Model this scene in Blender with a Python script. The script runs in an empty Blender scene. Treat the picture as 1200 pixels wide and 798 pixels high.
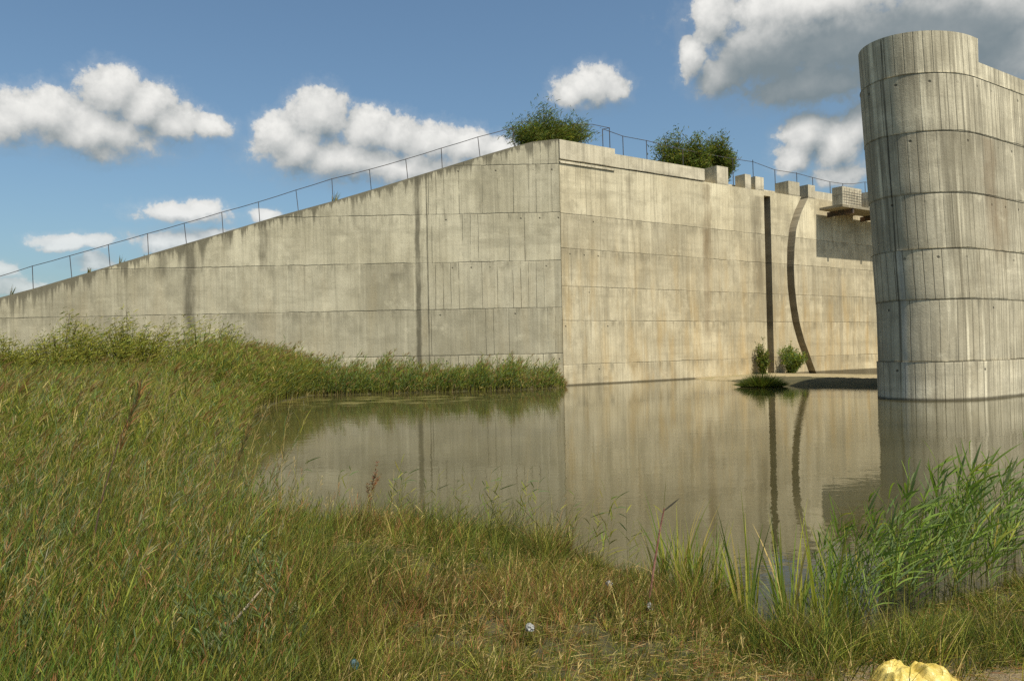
import bpy, math, random
import numpy as np
from mathutils import Vector, Matrix

random.seed(7)
rng = np.random.default_rng(11)
SC = bpy.context.scene
COL = SC.collection
rad = math.radians

# ------------------------------------------------------------------ camera
cam_d = bpy.data.cameras.new('camera')
cam = bpy.data.objects.new('camera', cam_d)
COL.objects.link(cam)
cam_d.sensor_fit = 'HORIZONTAL'
cam_d.sensor_width = 36.0
cam_d.lens = 27.9
cam_d.clip_start = 0.05
cam_d.clip_end = 6000
PITCH, ROLL = math.atan(11 / 930), 0.02
fw = Vector((0, math.cos(PITCH), math.sin(PITCH)))
r0 = Vector((1, 0, 0))
u0 = r0.cross(fw)
rr = math.cos(ROLL) * r0 - math.sin(ROLL) * u0
uu = math.sin(ROLL) * r0 + math.cos(ROLL) * u0
M = Matrix((rr, uu, -fw)).transposed().to_4x4()
M.translation = Vector((0, 0, 2.0))
cam.matrix_world = M
SC.camera = cam

# ------------------------------------------------------------------ sun, exposure
SUN_AZ, SUN_EL = 142.0, 58.0
sun_d = bpy.data.lights.new('sun', 'SUN')
sun_d.energy = 4.9
sun_d.angle = rad(0.55)
sun_d.color = (1.0, 0.93, 0.80)
sun = bpy.data.objects.new('sun', sun_d)
COL.objects.link(sun)
sv = Vector((math.sin(rad(SUN_AZ)) * math.cos(rad(SUN_EL)), math.cos(rad(SUN_AZ)) * math.cos(rad(SUN_EL)), math.sin(rad(SUN_EL))))
sun.rotation_euler = (-sv).to_track_quat('-Z', 'Y').to_euler()
sun.location = sv * 80
SC.view_settings.view_transform = 'Standard'
SC.view_settings.look = 'None'
SC.view_settings.exposure = 0.24
SC.view_settings.gamma = 1.0
SC.cycles.use_denoising = False
SC.cycles.max_bounces = 5
SC.cycles.diffuse_bounces = 3
SC.cycles.transparent_max_bounces = 4


# ------------------------------------------------------------------ node helper
class NT:
    def __init__(s, tree):
        s.t = tree

    def n(s, typ, **kw):
        nd = s.t.nodes.new(typ)
        for k, v in kw.items():
            setattr(nd, k, v)
        return nd

    def put(s, sock, v):
        if v is None:
            return
        if hasattr(v, 'is_output'):
            s.t.links.new(v, sock)
        else:
            sock.default_value = v

    def m(s, op, a, b=None, c=None, clamp=False):
        nd = s.n('ShaderNodeMath', operation=op, use_clamp=clamp)
        s.put(nd.inputs[0], a)
        s.put(nd.inputs[1], b)
        s.put(nd.inputs[2], c)
        return nd.outputs[0]

    def vm(s, op, a, b=None, out=0):
        nd = s.n('ShaderNodeVectorMath', operation=op)
        s.put(nd.inputs[0], a)
        s.put(nd.inputs[1], b)
        return nd.outputs[out]

    def xyz(s, x, y, z=0.0):
        nd = s.n('ShaderNodeCombineXYZ')
        for i, v in enumerate((x, y, z)):
            s.put(nd.inputs[i], v)
        return nd.outputs[0]

    def noise(s, vec, scale, detail=4, rough=0.55, out=0):
        nd = s.n('ShaderNodeTexNoise')
        s.put(nd.inputs['Vector'], vec)
        nd.inputs['Scale'].default_value = scale
        nd.inputs['Detail'].default_value = detail
        nd.inputs['Roughness'].default_value = rough
        return nd.outputs[out]

    def ss(s, v, lo, hi, a=0.0, b=1.0):
        nd = s.n('ShaderNodeMapRange', interpolation_type='SMOOTHSTEP')
        s.put(nd.inputs[0], v)
        for i, q in enumerate((lo, hi, a, b)):
            s.put(nd.inputs[i + 1], q)
        return nd.outputs[0]

    def mix(s, f, a, b, blend='MIX'):
        nd = s.n('ShaderNodeMix', data_type='RGBA', blend_type=blend)
        s.put(nd.inputs[0], f)
        s.put(nd.inputs[6], a if not isinstance(a, tuple) else (*a, 1))
        s.put(nd.inputs[7], b if not isinstance(b, tuple) else (*b, 1))
        return nd.outputs[2]


def new_mat(name):
    m = bpy.data.materials.new(name)
    m.use_nodes = True
    nt = NT(m.node_tree)
    b = m.node_tree.nodes['Principled BSDF']
    return m, nt, b


# ------------------------------------------------------------------ world: sky with cumulus clouds
world = bpy.data.worlds.new('World')
SC.world = world
world.use_nodes = True
wt = world.node_tree
for nd in list(wt.nodes):
    wt.nodes.remove(nd)
W = NT(wt)
SKY = 0.108
sky = W.n('ShaderNodeTexSky', sky_type='NISHITA', sun_disc=False)
sky.sun_elevation = rad(SUN_EL)
sky.sun_rotation = rad(SUN_AZ)
sky.altitude = 100
sky.air_density = 1.0
sky.dust_density = 2.4
sky.ozone_density = 1.6

LOBES = [
    (-26.6, 16.7, 1.91, 1.52), (-24.7, 15.9, 2.07, 1.56), (-30.2, 14.9, 2.85, 1.49), (-32.2, 14.2, 1.71, 1.38), (-27.6, 14.2, 4.80, 1.54), (-23.1, 15.2, 2.39, 1.17), (-20.7, 15.1, 1.36, 0.76), (-27.4, 13.1, 1.58, 0.78),
    (-13.3, 16.2, 2.24, 1.77), (-16.2, 14.8, 1.49, 1.44), (-15.1, 14.0, 2.68, 1.68), (-10.1, 15.3, 2.11, 1.58), (-8.0, 15.1, 1.83, 1.37), (-5.9, 14.6, 2.45, 1.38), (-3.1, 14.3, 2.59, 1.16), (-0.8, 14.2, 1.85, 0.81), (-11.9, 13.4, 5.29, 1.48), (-7.7, 13.0, 6.13, 1.28),
    (6.1, 18.1, 2.13, 1.33), (4.5, 17.7, 1.23, 0.89), (7.7, 17.8, 1.09, 0.78),
    (-22.4, 9.4, 2.42, 0.61), (-21.1, 9.8, 1.19, 0.50), (-22.4, 7.7, 2.69, 0.62), (-20.5, 8.1, 2.20, 0.57), (-28.7, 7.4, 1.93, 0.43), (-29.4, 7.1, 1.18, 0.27), (-27.8, 6.1, 1.07, 0.49), (-17.1, 9.6, 0.85, 0.46), (-32.8, 5.5, 0.70, 0.46), (-32.1, 4.4, 1.90, 0.52), (-23.7, 7.3, 1.31, 0.56),
    (13.3, 19.4, 0.99, 1.59), (14.7, 21.8, 1.38, 1.94), (15.0, 18.1, 1.83, 1.34), (18.3, 19.4, 4.34, 2.57), (23.7, 19.4, 6.38, 2.97), (29.2, 18.7, 6.59, 2.86), (33.7, 16.9, 4.46, 2.33), (21.0, 17.1, 4.94, 1.47), (21.7, 21.8, 7.08, 1.57),
    (20.7, 13.9, 1.71, 1.73), (20.1, 12.4, 1.40, 1.21), (22.5, 13.0, 1.87, 1.88), (23.9, 14.0, 1.33, 1.59), (22.7, 11.1, 1.97, 0.98), (32.8, 15.8, 1.12, 0.53),
    (44, 15, 6, 2.2), (46, 13, 5, 1.8), (-46, 14, 6, 2.2), (-43, 12, 5, 1.3),
]
cg = bpy.data.node_groups.new('cloud_field', 'ShaderNodeTree')
cg.interface.new_socket('Dir', in_out='INPUT', socket_type='NodeSocketVector')
cg.interface.new_socket('F', in_out='OUTPUT', socket_type='NodeSocketFloat')
G = NT(cg)
gi, go = G.n('NodeGroupInput'), G.n('NodeGroupOutput')
p0 = gi.outputs[0]
wn = G.noise(p0, 0.55, 5, 0.6, out=1)
pw = G.vm('ADD', p0, G.vm('MULTIPLY', G.vm('SUBTRACT', wn, (0.5, 0.5, 0.5)), (1.3, 1.1, 0)))
acc = None
for a, e, ra, re in LOBES:
    d = G.vm('MULTIPLY', G.vm('SUBTRACT', pw, (a, e, 0)), (1 / ra, 1 / re, 0))
    L = G.vm('LENGTH', d, out=1)
    f = G.m('MULTIPLY', G.m('SUBTRACT', 1.0, L), min(1.0, 0.45 + 0.33 * re))
    acc = f if acc is None else G.m('SMOOTH_MAX', acc, f, 0.18)
nz = G.noise(p0, 0.75, 7, 0.56)
vo = G.n('ShaderNodeTexVoronoi', feature='SMOOTH_F1')
G.put(vo.inputs['Vector'], pw)
vo.inputs['Scale'].default_value = 0.75
vo.inputs['Smoothness'].default_value = 0.6
acc = G.m('ADD', acc, 0.10)
vo2 = G.n('ShaderNodeTexVoronoi', feature='SMOOTH_F1')
G.put(vo2.inputs['Vector'], G.vm('ADD', pw, G.vm('MULTIPLY', wn, (0.6, 0.6, 0))))
vo2.inputs['Scale'].default_value = 2.3
vo2.inputs['Smoothness'].default_value = 0.4
F = G.m('ADD', acc, G.m('MULTIPLY', G.m('SUBTRACT', nz, 0.5), 0.80))
F = G.m('ADD', F, G.m('MULTIPLY', G.m('SUBTRACT', 0.45, vo.outputs['Distance']), 0.16))
F = G.m('ADD', F, G.m('MULTIPLY', G.m('SUBTRACT', 0.45, vo2.outputs['Distance']), 0.16))
F = G.m('ADD', F, G.m('MULTIPLY', G.m('SUBTRACT', G.noise(p0, 2.4, 8, 0.68), 0.5), 0.52))
G.put(go.inputs[0], F)
cg.interface.new_socket('S', in_out='OUTPUT', socket_type='NodeSocketFloat')
G.put(go.inputs[1], G.m('ADD', acc, G.m('MULTIPLY', G.m('SUBTRACT', G.noise(p0, 0.75, 3, 0.5), 0.5), 0.65)))

tc = W.n('ShaderNodeTexCoord')
dv = W.vm('NORMALIZE', tc.outputs['Generated'])
sx = W.n('ShaderNodeSeparateXYZ')
W.put(sx.inputs[0], dv)
az = W.m('DEGREES', W.m('ARCTAN2', sx.outputs[0], sx.outputs[1]))
el = W.m('DEGREES', W.m('ARCSINE', sx.outputs[2]))
ang = W.xyz(az, el, 0.0)


def field(vec):
    g = W.n('ShaderNodeGroup')
    g.node_tree = cg
    W.put(g.inputs[0], vec)
    return g.outputs


f0, s0_ = field(ang)
_f1, s1_ = field(W.vm('ADD', ang, (-0.35, 1.15, 0)))
mask = W.ss(f0, -0.20, W.m('ADD', 0.14, W.m('MULTIPLY', W.ss(W.m('SUBTRACT', s0_, s1_), 0.25, -0.35), 0.45)))
lit = W.m('ADD', 0.50, W.m('ADD', W.m('MULTIPLY', W.m('SUBTRACT', s0_, s1_), 0.58), W.m('MULTIPLY', W.m('SUBTRACT', f0, s0_), 0.38)), clamp=True)
# the heavy cloud at the right is seen from below: its base is thick and grey
gd = W.vm('LENGTH', W.vm('MULTIPLY', W.vm('SUBTRACT', W.vm('ADD', ang, W.vm('MULTIPLY', W.noise(ang, 0.35, 4, 0.6, out=1), (4, 2, 0))), (26.5, 18.6, 0)), (1 / 12.0, 1 / 3.4, 0)), out=1)
base = W.ss(gd, 0.65, 1.15)
lit = W.m('MULTIPLY', lit, W.m('ADD', 0.22, W.m('MULTIPLY', base, 0.78)))
thin = W.ss(f0, 0.05, 0.5)
lit = W.m('MULTIPLY', lit, W.m('ADD', 0.82, W.m('MULTIPLY', thin, 0.18)))
cr = W.n('ShaderNodeValToRGB')
W.put(cr.inputs[0], lit)
cr.color_ramp.elements[0].color = (0.175, 0.215, 0.235, 1)
cr.color_ramp.elements[0].position = 0.08
cr.color_ramp.elements[1].color = (0.76, 0.75, 0.715, 1)
cr.color_ramp.elements[1].position = 1.0
e2_ = cr.color_ramp.elements.new(0.68)
e2_.color = (0.58, 0.58, 0.56, 1)
e_ = cr.color_ramp.elements.new(0.40)
e_.color = (0.40, 0.415, 0.41, 1)
cl = W.vm('SCALE', cr.outputs[0])
cl.node.inputs['Scale'].default_value = 1.0 / SKY
skyc = W.mix(1.0, sky.outputs[0], (0.83, 0.965, 0.965), 'MULTIPLY')
win = W.m('MULTIPLY', W.ss(W.m('ABSOLUTE', az), 49.0, 55.0, 1.0, 0.0), W.m('MULTIPLY', W.ss(el, 1.5, 4.0), W.ss(el, 25.5, 28.0, 1.0, 0.0)))
veil = W.m('MULTIPLY', W.ss(f0, -0.55, 0.05), 0.16)
mask = W.m('MAXIMUM', mask, veil)
wc = W.mix(W.m('MULTIPLY', W.m('MULTIPLY', mask, win), W.ss(el, 4.0, 12.0, 0.62, 0.97)), skyc, cl)
bg = W.n('ShaderNodeBackground')
W.put(bg.inputs[0], wc)
bg.inputs[1].default_value = SKY
bg0 = W.n('ShaderNodeBackground')
W.put(bg0.inputs[0], skyc)
bg0.inputs[1].default_value = SKY
ms_ = W.n('ShaderNodeMixShader')
W.put(ms_.inputs[0], W.m('GREATER_THAN', win, 0.0))     # clear part of the sky skips the cloud nodes
wt.links.new(bg0.outputs[0], ms_.inputs[1])
wt.links.new(bg.outputs[0], ms_.inputs[2])
wo = W.n('ShaderNodeOutputWorld')
wt.links.new(ms_.outputs[0], wo.inputs[0])


# ------------------------------------------------------------------ mesh helpers
def link(name, me, mat=None, parent=None):
    o = bpy.data.objects.new(name, me)
    COL.objects.link(o)
    if mat and me is not None and not me.materials:
        me.materials.append(mat)
    if parent:
        o.parent = parent
    return o


def tag(o, label=None, cat=None, group=None, kind=None):
    if label:
        o['label'] = label
    if cat:
        o['category'] = cat
    if group:
        o['group'] = group
    if kind:
        o['kind'] = kind
    return o


def thing(name, loc, label, cat, group=None, rz=0.0):
    o = bpy.data.objects.new(name, None)
    o.empty_display_size = 0.2
    COL.objects.link(o)
    o.location = loc
    o.rotation_euler = (0, 0, rz)
    return tag(o, label, cat, group)


def copy_tree(o, parent=None):
    c = o.copy()
    COL.objects.link(c)
    if parent:
        c.parent = parent
    for ch in list(o.children):
        copy_tree(ch, c)
    return c


class MB:
    """collects quads/polys with optional uv"""

    def __init__(s):
        s.v, s.f, s.uv, s.uv2 = [], [], [], []

    def poly(s, pts, uv=None, uv2=None):
        b = len(s.v)
        s.v += [tuple(p) for p in pts]
        s.f.append(tuple(range(b, b + len(pts))))
        s.uv += list(uv) if uv else [(p[0] + p[1], p[2]) for p in pts]
        s.uv2 += list(uv2) if uv2 else [(5.0, 0.0)] * len(pts)

    def box(s, o, ax, ay, az_, u=0.0):
        """o corner, ax ay az vectors; uv in metres"""
        o, ax, ay, az_ = map(Vector, (o, ax, ay, az_))
        lx, ly, z0, z1 = ax.length, ay.length, o.z, o.z + az_.z
        a, b, c, d = o, o + ax, o + ax + ay, o + ay
        A, B, C, D = a + az_, b + az_, c + az_, d + az_
        s.poly([a, b, B, A], [(u, z0), (u + lx, z0), (u + lx, z1), (u, z1)])
        s.poly([b, c, C, B], [(u + lx, z0), (u + lx + ly, z0), (u + lx + ly, z1), (u + lx, z1)])
        s.poly([c, d, D, C], [(u, z0), (u + lx, z0), (u + lx, z1), (u, z1)])
        s.poly([d, a, A, D], [(u - ly, z0), (u, z0), (u, z1), (u - ly, z1)])
        s.poly([A, B, C, D], [(u, z1), (u + lx, z1), (u + lx, z1 + ly), (u, z1 + ly)])
        s.poly([d, c, b, a], [(u, z0), (u + lx, z0), (u + lx, z0 - ly), (u, z0 - ly)])

    def tube(s, pts, r, n=6, caps=True):
        pts = [Vector(p) for p in pts]
        rs = r if isinstance(r, (list, tuple)) else [r] * len(pts)
        rings = []
        for i, p in enumerate(pts):
            d = (pts[min(i + 1, len(pts) - 1)] - pts[max(i - 1, 0)]).normalized()
            a = d.orthogonal().normalized() if i == 0 else (prev - prev.dot(d) * d).normalized()
            prev = a
            b = d.cross(a)
            rings.append([p + (a * math.cos(2 * math.pi * k / n) + b * math.sin(2 * math.pi * k / n)) * rs[i] for k in range(n)])
        for i in range(len(rings) - 1):
            for k in range(n):
                s.poly([rings[i][k], rings[i][(k + 1) % n], rings[i + 1][(k + 1) % n], rings[i + 1][k]])
        if caps:
            s.poly(rings[0][::-1])
            s.poly(rings[-1])

    def mesh(s, name, mat, smooth=False, weld=False):
        me = bpy.data.meshes.new(name)
        me.from_pydata(s.v, [], s.f)
        l1 = me.uv_layers.new(name='UVMap')
        l1.data.foreach_set('uv', np.array(s.uv, dtype=np.float32).ravel())
        l2 = me.uv_layers.new(name='Edge')
        l2.data.foreach_set('uv', np.array(s.uv2, dtype=np.float32).ravel())
        me.materials.append(mat)
        if weld:
            import bmesh
            bm = bmesh.new()
            bm.from_mesh(me)
            bmesh.ops.remove_doubles(bm, verts=bm.verts, dist=0.0005)
            bm.to_mesh(me)
            bm.free()
        if smooth:
            me.polygons.foreach_set('use_smooth', [True] * len(me.polygons))
        return me


# ------------------------------------------------------------------ concrete
def concrete(name, light, dark, lifts, board=0.33, board_amt=0.10, gap_amt=0.6, streak=0.30, ochre=0.0, tones=None, dirt_top=0.0, bands=(), holes=True, board_from=None, hole_sign=1.0, seed=0.0, joint=0.62, gap_min=0.25, gap_run=0.38, panel=0.10):
    m, N, b = new_mat(name)
    uvn = N.n('ShaderNodeUVMap', uv_map='UVMap')
    sp = N.n('ShaderNodeSeparateXYZ')
    N.put(sp.inputs[0], uvn.outputs[0])
    u, v = sp.outputs[0], sp.outputs[1]
    P = N.xyz(u, v, seed)
    big = N.noise(P, 0.28, 6, 0.6)
    mid = N.noise(N.vm('MULTIPLY', P, (1.0, 0.7, 1)), 1.3, 6, 0.65)
    fine = N.noise(P, 14.0, 6, 0.7)
    grit = N.noise(P, 55.0, 3, 0.6)
    col = N.mix(N.ss(big, 0.32, 0.68), dark, light)
    col = N.mix(N.ss(mid, 0.42, 0.72, 0.0, 0.40), col, tuple(c * 0.62 for c in dark))
    # lift index tone
    idx = 0.0
    for z in lifts:
        idx = N.m('ADD', idx, N.m('GREATER_THAN', v, z))
    wnl = N.n('ShaderNodeTexWhiteNoise', noise_dimensions='1D')
    N.put(wnl.inputs['W'], N.m('ADD', idx, seed + 0.37))
    lt = N.m('ADD', 0.84, N.m('MULTIPLY', wnl.outputs[0], 0.28))
    if tones:
        rp = N.n('ShaderNodeValToRGB')
        rp.color_ramp.interpolation = 'CONSTANT'
        k = len(tones)
        for i, t in enumerate(tones):
            el_ = rp.color_ramp.elements[i] if i < 2 else rp.color_ramp.elements.new(i / k)
            el_.position = i / k
        for i, t in enumerate(tones):
            rp.color_ramp.elements[i].color = (t, t, t, 1)
        N.put(rp.inputs[0], N.m('DIVIDE', N.m('ADD', idx, 0.5), float(k)))
        lt = rp.outputs[0]
    # pours: wide panels between formwork joints, each its own tone
    wnp = N.n('ShaderNodeTexWhiteNoise', noise_dimensions='2D')
    N.put(wnp.inputs['Vector'], N.xyz(N.m('FLOOR', N.m('ADD', N.m('DIVIDE', u, 2.9), N.m('MULTIPLY', idx, 0.41))), idx))
    col = N.mix(1.0, col, N.xyz(*[N.m('MULTIPLY', lt, N.m('ADD', 1.0 - panel, N.m('MULTIPLY', wnp.outputs[0], panel * 2)))] * 3), 'MULTIPLY')
    # boards
    bh = 0.0
    if board:
        amt = 1.0
        if board_from is not None:
            amt = N.ss(N.m('MULTIPLY', u, hole_sign), board_from * hole_sign - 0.01, board_from * hole_sign + 0.01, 0.22, 1.0)
        q = N.m('ADD', N.m('DIVIDE', u, board), N.m('ADD', N.m('MULTIPLY', idx, 0.37), N.m('MULTIPLY', N.m('SUBTRACT', N.noise(N.xyz(u, N.m('MULTIPLY', v, 0.25), 3.0), 0.9, 3), 0.5), 0.25)))
        wnb = N.n('ShaderNodeTexWhiteNoise', noise_dimensions='2D')
        N.put(wnb.inputs['Vector'], N.xyz(N.m('FLOOR', q), idx))
        bt = N.m('ADD', 1.0, N.m('MULTIPLY', N.m('MULTIPLY', N.m('SUBTRACT', wnb.outputs[0], 0.5), board_amt * 2), amt))
        col = N.mix(1.0, col, N.xyz(bt, bt, bt), 'MULTIPLY')
        fr = N.m('ABSOLUTE', N.m('SUBTRACT', N.m('FRACT', q), 0.5))
        wng = N.n('ShaderNodeTexWhiteNoise', noise_dimensions='2D')
        N.put(wng.inputs['Vector'], N.xyz(N.m('ADD', N.m('FLOOR', N.m('ADD', q, 0.5)), 7.3), idx))
        gline = N.ss(fr, 0.425, 0.485)
        gn = N.ss(N.noise(N.xyz(N.m('MULTIPLY', u, 3.0), N.m('MULTIPLY', v, 0.7), 1.0), 1.2, 4, 0.6), gap_run, gap_run + 0.2)
        gline = N.m('MULTIPLY', N.m('MULTIPLY', gline, N.m('MULTIPLY', gn, N.ss(wng.outputs[0], gap_min, gap_min + 0.5))), amt)
        bh = gline
        col = N.mix(N.m('MULTIPLY', gline, gap_amt), col, tuple(c * 0.33 for c in dark))
    # runs of dirt down the face
    st = N.noise(N.vm('MULTIPLY', P, (2.6, 0.16, 1)), 1.0, 6, 0.62)
    col = N.mix(N.ss(st, 0.50, 0.74, 0.0, streak), col, tuple(c * 0.42 for c in dark))
    st2 = N.noise(N.vm('MULTIPLY', N.vm('ADD', P, (31, 7, 2)), (3.4, 0.12, 1)), 1.0, 5, 0.6)
    col = N.mix(N.ss(st2, 0.54, 0.72, 0.0, streak * 1.1), col, tuple(min(1, c * 1.35) for c in light))
    st3 = N.noise(N.vm('MULTIPLY', N.vm('ADD', P, (5, 2, 4)), (9.0, 0.22, 1)), 1.0, 5, 0.65)
    col = N.mix(N.ss(st3, 0.47, 0.68, 0.0, streak * 1.1), col, tuple(c * 0.55 for c in dark))
    blot = N.noise(N.vm('ADD', P, (3, 17, 6)), 0.85, 7, 0.68)
    col = N.mix(N.ss(blot, 0.52, 0.66, 0.0, 0.40), col, tuple(c * 0.62 for c in dark))
    col = N.mix(N.ss(blot, 0.45, 0.30, 0.0, 0.4), col, tuple(min(1, c * 1.25) for c in light))
    hb = N.noise(N.vm('MULTIPLY', N.vm('ADD', P, (9, 5, 13)), (0.16, 1.5, 1)), 1.0, 6, 0.65)
    col = N.mix(N.ss(hb, 0.50, 0.68, 0.0, 0.38), col, tuple(c * 0.6 for c in dark))
    if ochre:
        oc = N.noise(N.vm('MULTIPLY', N.vm('ADD', P, (11, 3, 9)), (1.4, 0.22, 1)), 1.0, 5, 0.6)
        ocm = N.m('MULTIPLY', N.ss(oc, 0.42, 0.72), N.ss(v, 10.5, 3.0))
        col = N.mix(N.m('MULTIPLY', ocm, ochre), col, (0.42, 0.27, 0.085))
    # lift joints
    wob = N.m('MULTIPLY', N.m('SUBTRACT', N.noise(N.xyz(u, seed, 0.0), 0.8, 5, 0.65), 0.5), 0.16)
    jl = None
    gr = None
    for z in lifts:
        dz = N.m('ADD', N.m('SUBTRACT', v, z), wob)
        l = N.ss(N.m('ABSOLUTE', dz), 0.006, 0.045, 1.0, 0.0)
        g = N.m('MULTIPLY', N.ss(dz, -0.75, 0.0), N.m('LESS_THAN', dz, 0.0))
        jl = l if jl is None else N.m('MAXIMUM', jl, l)
        gr = g if gr is None else N.m('MAXIMUM', gr, g)
    jm = N.ss(N.noise(N.xyz(u, N.m('MULTIPLY', idx, 5.1), 4.0), 0.55, 4, 0.6), 0.36, 0.58)
    if jl is not None:
        j = N.m('MULTIPLY', jl, N.m('ADD', 0.18, N.m('MULTIPLY', jm, 0.82)))
        gn2 = N.ss(N.noise(N.vm('MULTIPLY', P, (3.2, 0.5, 1)), 1.0, 5, 0.65), 0.42, 0.72)
        col = N.mix(N.m('MULTIPLY', N.m('MULTIPLY', gr, gn2), 0.75), col, tuple(c * 0.45 for c in dark))
        col = N.mix(N.m('MULTIPLY', j, joint), col, tuple(c * 0.22 for c in dark))
    else:
        j = 0.0
    # tie holes in rows under the lift joints
    hol = 0.0
    if holes:
        hx = N.m('MULTIPLY', N.m('SUBTRACT', N.m('FRACT', N.m('ADD', N.m('DIVIDE', u, 1.02), N.m('MULTIPLY', idx, 0.3))), 0.5), 1.02)
        for z in lifts:
            hz = N.m('SUBTRACT', v, z - 0.30)
            dd = N.m('SQRT', N.m('ADD', N.m('MULTIPLY', hx, hx), N.m('MULTIPLY', hz, hz)))
            hol = N.m('MAXIMUM', hol, N.ss(dd, 0.03, 0.06, 1.0, 0.0))
        wnh = N.n('ShaderNodeTexWhiteNoise', noise_dimensions='2D')
        N.put(wnh.inputs['Vector'], N.xyz(N.m('FLOOR', N.m('ADD', N.m('DIVIDE', u, 1.02), N.m('MULTIPLY', idx, 0.3))), N.m('ADD', idx, 3.0)))
        hol = N.m('MULTIPLY', hol, N.ss(wnh.outputs[0], 0.35, 0.6))
        if board_from is not None:
            hol = N.m('MULTIPLY', hol, N.m('GREATER_THAN', N.m('MULTIPLY', u, hole_sign), board_from * hole_sign))
        col = N.mix(N.m('MULTIPLY', hol, 0.75), col, (0.03, 0.027, 0.02))
    # single stains that belong to this face: (u, half width, v top, v bottom, strength, colour)
    for (su, sw, vt, vb, ks, cc) in bands:
        wu = N.m('MULTIPLY', N.m('SUBTRACT', N.noise(N.xyz(N.m('MULTIPLY', v, 0.7), su, 0.0), 1.0, 4, 0.6), 0.5), sw * 1.6)
        du = N.m('ABSOLUTE', N.m('ADD', N.m('SUBTRACT', u, su), wu))
        mk = N.ss(du, sw * 0.45, sw * 1.25, 1.0, 0.0)
        mk = N.m('MULTIPLY', mk, N.m('MULTIPLY', N.ss(v, vb - 0.6, vb + 0.6), N.ss(v, vt - 0.1, vt + 0.1, 1.0, 0.0)))
        mk = N.m('MULTIPLY', mk, N.ss(N.noise(N.vm('MULTIPLY', P, (4, 0.8, 1)), 1.0, 5, 0.6), 0.25, 0.6, 0.45, 1.0))
        col = N.mix(N.m('MULTIPLY', mk, ks), col, cc)
    if dirt_top:
        en = N.n('ShaderNodeUVMap', uv_map='Edge')
        es = N.n('ShaderNodeSeparateXYZ')
        N.put(es.inputs[0], en.outputs[0])
        td = es.outputs[0]
        dn_ = N.noise(N.xyz(N.m('MULTIPLY', u, 2.1), N.m('MULTIPLY', v, 0.09), 8.0), 1.0, 6, 0.7)
        ln = N.ss(dn_, 0.42, 0.80, 0.10, 2.6)
        dm = N.ss(N.m('DIVIDE', td, ln), 0.25, 1.0, 1.0, 0.0)
        col = N.mix(N.m('MULTIPLY', dm, dirt_top), col, tuple(c * 0.28 for c in dark))
    # wet tide line
    wet = N.ss(N.m('ADD', v, N.m('MULTIPLY', wob, 0.5)), 0.03, 0.11, 1.0, 0.0)
    col = N.mix(N.m('MULTIPLY', wet, 0.8), col, (0.055, 0.045, 0.025))
    fm = N.m('ADD', 0.80, N.m('MULTIPLY', fine, 0.40))
    col = N.mix(1.0, col, N.xyz(fm, fm, fm), 'MULTIPLY')
    N.put(b.inputs['Base Color'], col)
    b.inputs['Roughness'].default_value = 0.92
    b.inputs['Specular IOR Level'].default_value = 0.2
    bp = N.n('ShaderNodeBump')
    bp.inputs['Strength'].default_value = 0.6
    bp.inputs['Distance'].default_value = 0.03
    hgt = N.m('SUBTRACT', N.m('ADD', N.m('MULTIPLY', fine, 0.5), N.m('MULTIPLY', grit, 0.25)), N.m('ADD', N.m('MULTIPLY', j, 1.0), N.m('ADD', N.m('MULTIPLY', bh, 0.6), N.m('MULTIPLY', hol, 0.8))))
    N.put(bp.inputs['Height'], hgt)
    N.put(b.inputs['Normal'], bp.outputs[0])
    return m


LIFT_R = [1.12, 3.52, 5.40, 7.47, 9.37]
M_right = concrete('right_wall_concrete', (0.57, 0.505, 0.35), (0.44, 0.38, 0.25), LIFT_R, 0.36, 0.06, 0.5, 0.40, 0.42,
                   tones=(0.96, 1.02, 0.92, 0.90, 0.95, 1.12), bands=[(11.8, 0.42, 12.2, 7.5, 0.55, (0.16, 0.115, 0.06)), (11.6, 0.3, 9.3, 2.5, 0.35, (0.20, 0.13, 0.06)),
                   (16.75, 0.55, 11.9, 5.4, 0.55, (0.15, 0.125, 0.08)), (26.0, 0.25, 7.5, 0.5, 0.4, (0.17, 0.15, 0.11)), (5.1, 0.2, 12.0, 9.4, 0.4, (0.17, 0.14, 0.09)), (20.1, 0.35, 11.0, 8.2, 0.35, (0.17, 0.145, 0.10))], seed=1.3, board_from=3.4, hole_sign=-1.0, joint=0.45, panel=0.12)
M_par = concrete('parapet_concrete', (0.55, 0.49, 0.36), (0.42, 0.37, 0.26), [12.33], 1.1, 0.05, 0.35, 0.35, 0.0, holes=False, seed=5.1)
LIFT_L = [1.75, 4.25, 6.80, 9.42, 12.05]
DK = (0.085, 0.075, 0.05)
M_left = concrete('left_wall_concrete', (0.54, 0.49, 0.352), (0.415, 0.372, 0.255), LIFT_L, 0.42, 0.05, 0.85, 0.28, 0.10,
                  bands=[(-5.03, 0.15, 12.0, 0.5, 0.80, DK), (-4.5, 0.045, 12.0, -0.5, 0.75, (0.05, 0.045, 0.03)), (-17.45, 0.33, 9.0, 3.3, 0.72, DK), (-13.4, 0.25, 9.2, 6.8, 0.55, DK),
                         (-15.3, 0.32, 8.8, 8.0, 0.5, DK), (-18.9, 0.3, 8.0, 6.3, 0.45, DK), (-6.2, 0.5, 6.3, 5.9, 0.45, DK)], dirt_top=0.8, board_from=-4.5, seed=2.7, joint=0.6, panel=0.10, gap_run=0.32)
LIFT_P = [1.31, 3.42, 5.13, 7.00, 9.05, 10.97]
CRACK = 3.45
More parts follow.
